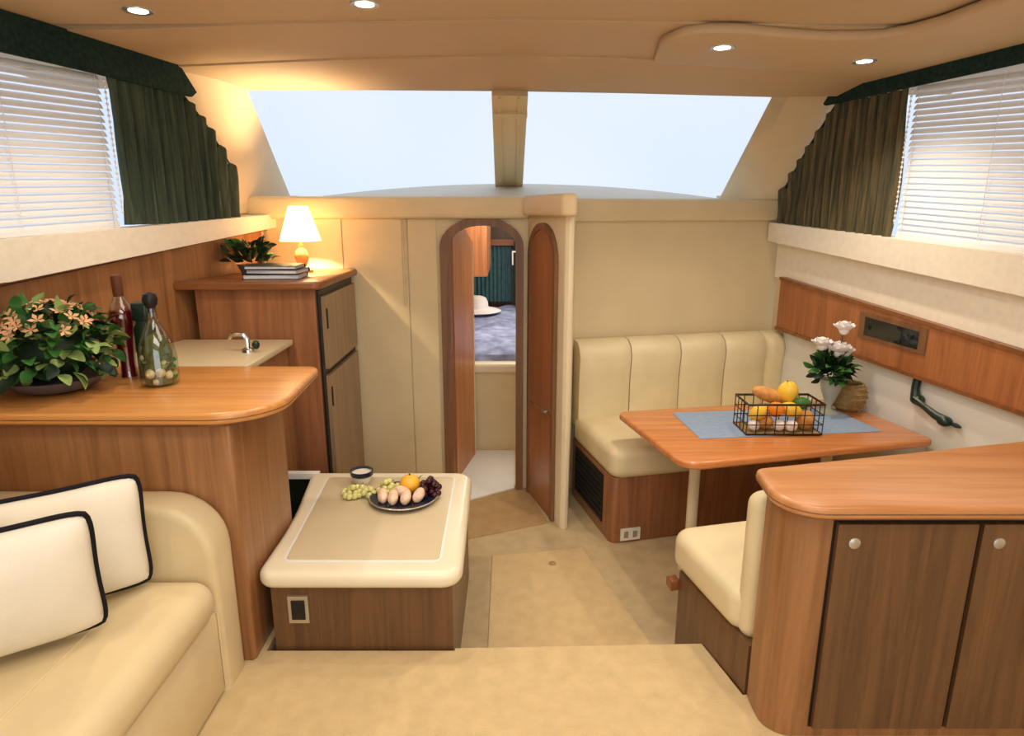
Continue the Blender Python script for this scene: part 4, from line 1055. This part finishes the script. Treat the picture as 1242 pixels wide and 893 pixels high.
fruit('lemon', 'yellow lemon right of the orange in the wire basket', 'fruit', 'yellow', 0.045, -0.03, 0.105, (0.044, 0.035, 0.035), lem, rmat(0, 0.3, -0.2), 'lemons in the wire basket', False)
fruit('orange', 'orange in the middle of the wire basket', 'fruit', 'orange', -0.025, -0.035, 0.108, (0.037, 0.037, 0.036))
for x, y, z, lb in ((-0.125, -0.045, 0.036, 'leftmost pale egg low in the wire basket'), (-0.01, -0.045, 0.036, 'pale egg low in the middle of the wire basket'), (0.045, -0.05, 0.035, 'pale egg just right of the middle, low in the wire basket')):
    fruit('egg', lb, 'egg', 'petal', x, y, z, (0.026, 0.026, 0.030), None, rmat(0.9, 0.5, x * 9), 'eggs in the wire basket', False)
fruit('bread_roll', 'brown bread roll at the bottom left of the wire basket', 'bread', 'bread', -0.068, -0.020, 0.046, (0.038, 0.040, 0.036), None, None, 'bread rolls in the wire basket', False)
fruit('bread_roll', 'brown bread roll at the right end of the wire basket', 'bread', 'bread', 0.118, -0.02, 0.055, (0.042, 0.045, 0.048), None, None, 'bread rolls in the wire basket', False)
fruit('lime', 'dark green lime at the right of the wire basket', 'fruit', 'leaf', 0.105, 0.0, 0.128, (0.036, 0.03, 0.028), lem, None, None, False)
pear = lambda p: 1 + 0.0 * p.x if p.z < 0 else 1 - 0.35 * p.z * (1 - abs(p.z)) * 2
fruit('bell_pepper', 'yellow bell pepper standing at the back of the wire basket', 'vegetable', 'yellow', 0.055, 0.045, 0.165, (0.047, 0.045, 0.055), lambda p: 1 + 0.07 * math.cos(4 * math.atan2(p.y, p.x)), rmat(0.1, -0.15, 0), None)
fruit('bread_loaf', 'brown crusty loaf sticking up at the back left of the basket', 'bread', 'bread', -0.035, 0.045, 0.155, (0.085, 0.036, 0.034), None, rmat(0, 0.35, 0.1), None, False)

# flower vase
VX, VY = 1.60, 3.11
t = thing('flower_vase', 'footed clear glass vase with dark foliage at the back of the table', 'vase', (VX, VY, ZD))
q = MB(); q.lathe([(0, 0.0), (0.052, 0.0), (0.050, 0.006), (0.018, 0.018), (0.014, 0.04), (0.030, 0.075), (0.046, 0.12), (0.055, 0.175), (0.052, 0.175), (0.043, 0.12), (0.026, 0.078), (0, 0.06)], n=28); lab(obj('vase_body', q, mat('frosted_glass', (206, 208, 190), 0.15, 0.6, 0.02, trans=0.35), t, world=False), 'pale footed glass')
for k in range(150):
    a = random.uniform(0, 2 * PI); e = random.uniform(-0.2, 1.3); rr = random.uniform(0.02, 0.085)
    d = Vector((math.cos(a) * math.cos(e), math.sin(a) * math.cos(e), math.sin(e)))
    leaf(t, random.choice(['leafd', 'leafd', 'leaf']), Vector((0, 0, 0.20)) + d * rr * Vector((1, 1, 0.7)).length / 1.5, dirrot(d + Vector((0, 0, random.uniform(-.6, .3))), random.uniform(-1, 1)), 0.058, 0.030)
def rose(label, x, y, z, r, stem0):
    f_ = thing('white_rose', label, 'flower', (VX + x, VY + y, ZD + z), group='white roses in the vase')
    q = MB(); q.ell((0, 0, 0), (r * 0.5, r * 0.5, r * 0.6), 10, 8); obj('bud', q, 'petal', f_, world=False)
    src = None
    for ring, (n_, tilt, sc2) in enumerate(((4, 1.25, 0.8), (5, 0.85, 1.0), (6, 0.35, 1.15))):
        for k in range(n_):
            a = 2 * PI * k / n_ + ring * 0.5
            if src is None:
                pm = MB(); rows = []
                for i in range(5):
                    u = i / 4; w = r * 0.55 * math.sin(PI * (0.12 + 0.72 * u)); rows.append([(u * r, -w, 0.25 * r * u * u + 0.25 * w), (u * r, -w / 2, 0.2 * r * u * u), (u * r, 0, 0.15 * r * u * u), (u * r, w / 2, 0.2 * r * u * u), (u * r, w, 0.25 * r * u * u + 0.25 * w)])
                pm.grid(rows); src = obj('petal', pm, 'petal', f_, world=False, sharp=80); o = src
            else: o = bpy.data.objects.new('petal', src.data); C.objects.link(o); o.parent = f_
            o.rotation_euler = (Matrix.Rotation(a, 3, 'Z') @ Matrix.Rotation(-tilt, 3, 'Y')).to_euler(); o.scale = (sc2,) * 3; o.location = (0.0, 0, -r * 0.25)
    q = MB(); q.tube([(0, 0, -r * 0.3), (-x * 0.4, -y * 0.4, -(z - stem0) * 0.5), (-x, -y, -(z - stem0))], 0.003, 6); obj('stem', q, 'stem', f_, world=False)
rose('white rose standing highest in the glass vase', 0.03, 0.0, 0.43, 0.052, 0.14)
rose('large white rose at the front of the glass vase', 0.005, -0.02, 0.325, 0.062, 0.14)
rose('white rose leaning out to the left of the glass vase', -0.07, 0.0, 0.35, 0.052, 0.14)
rose('small white rose low on the right of the glass vase', 0.05, -0.01, 0.315, 0.042, 0.14)
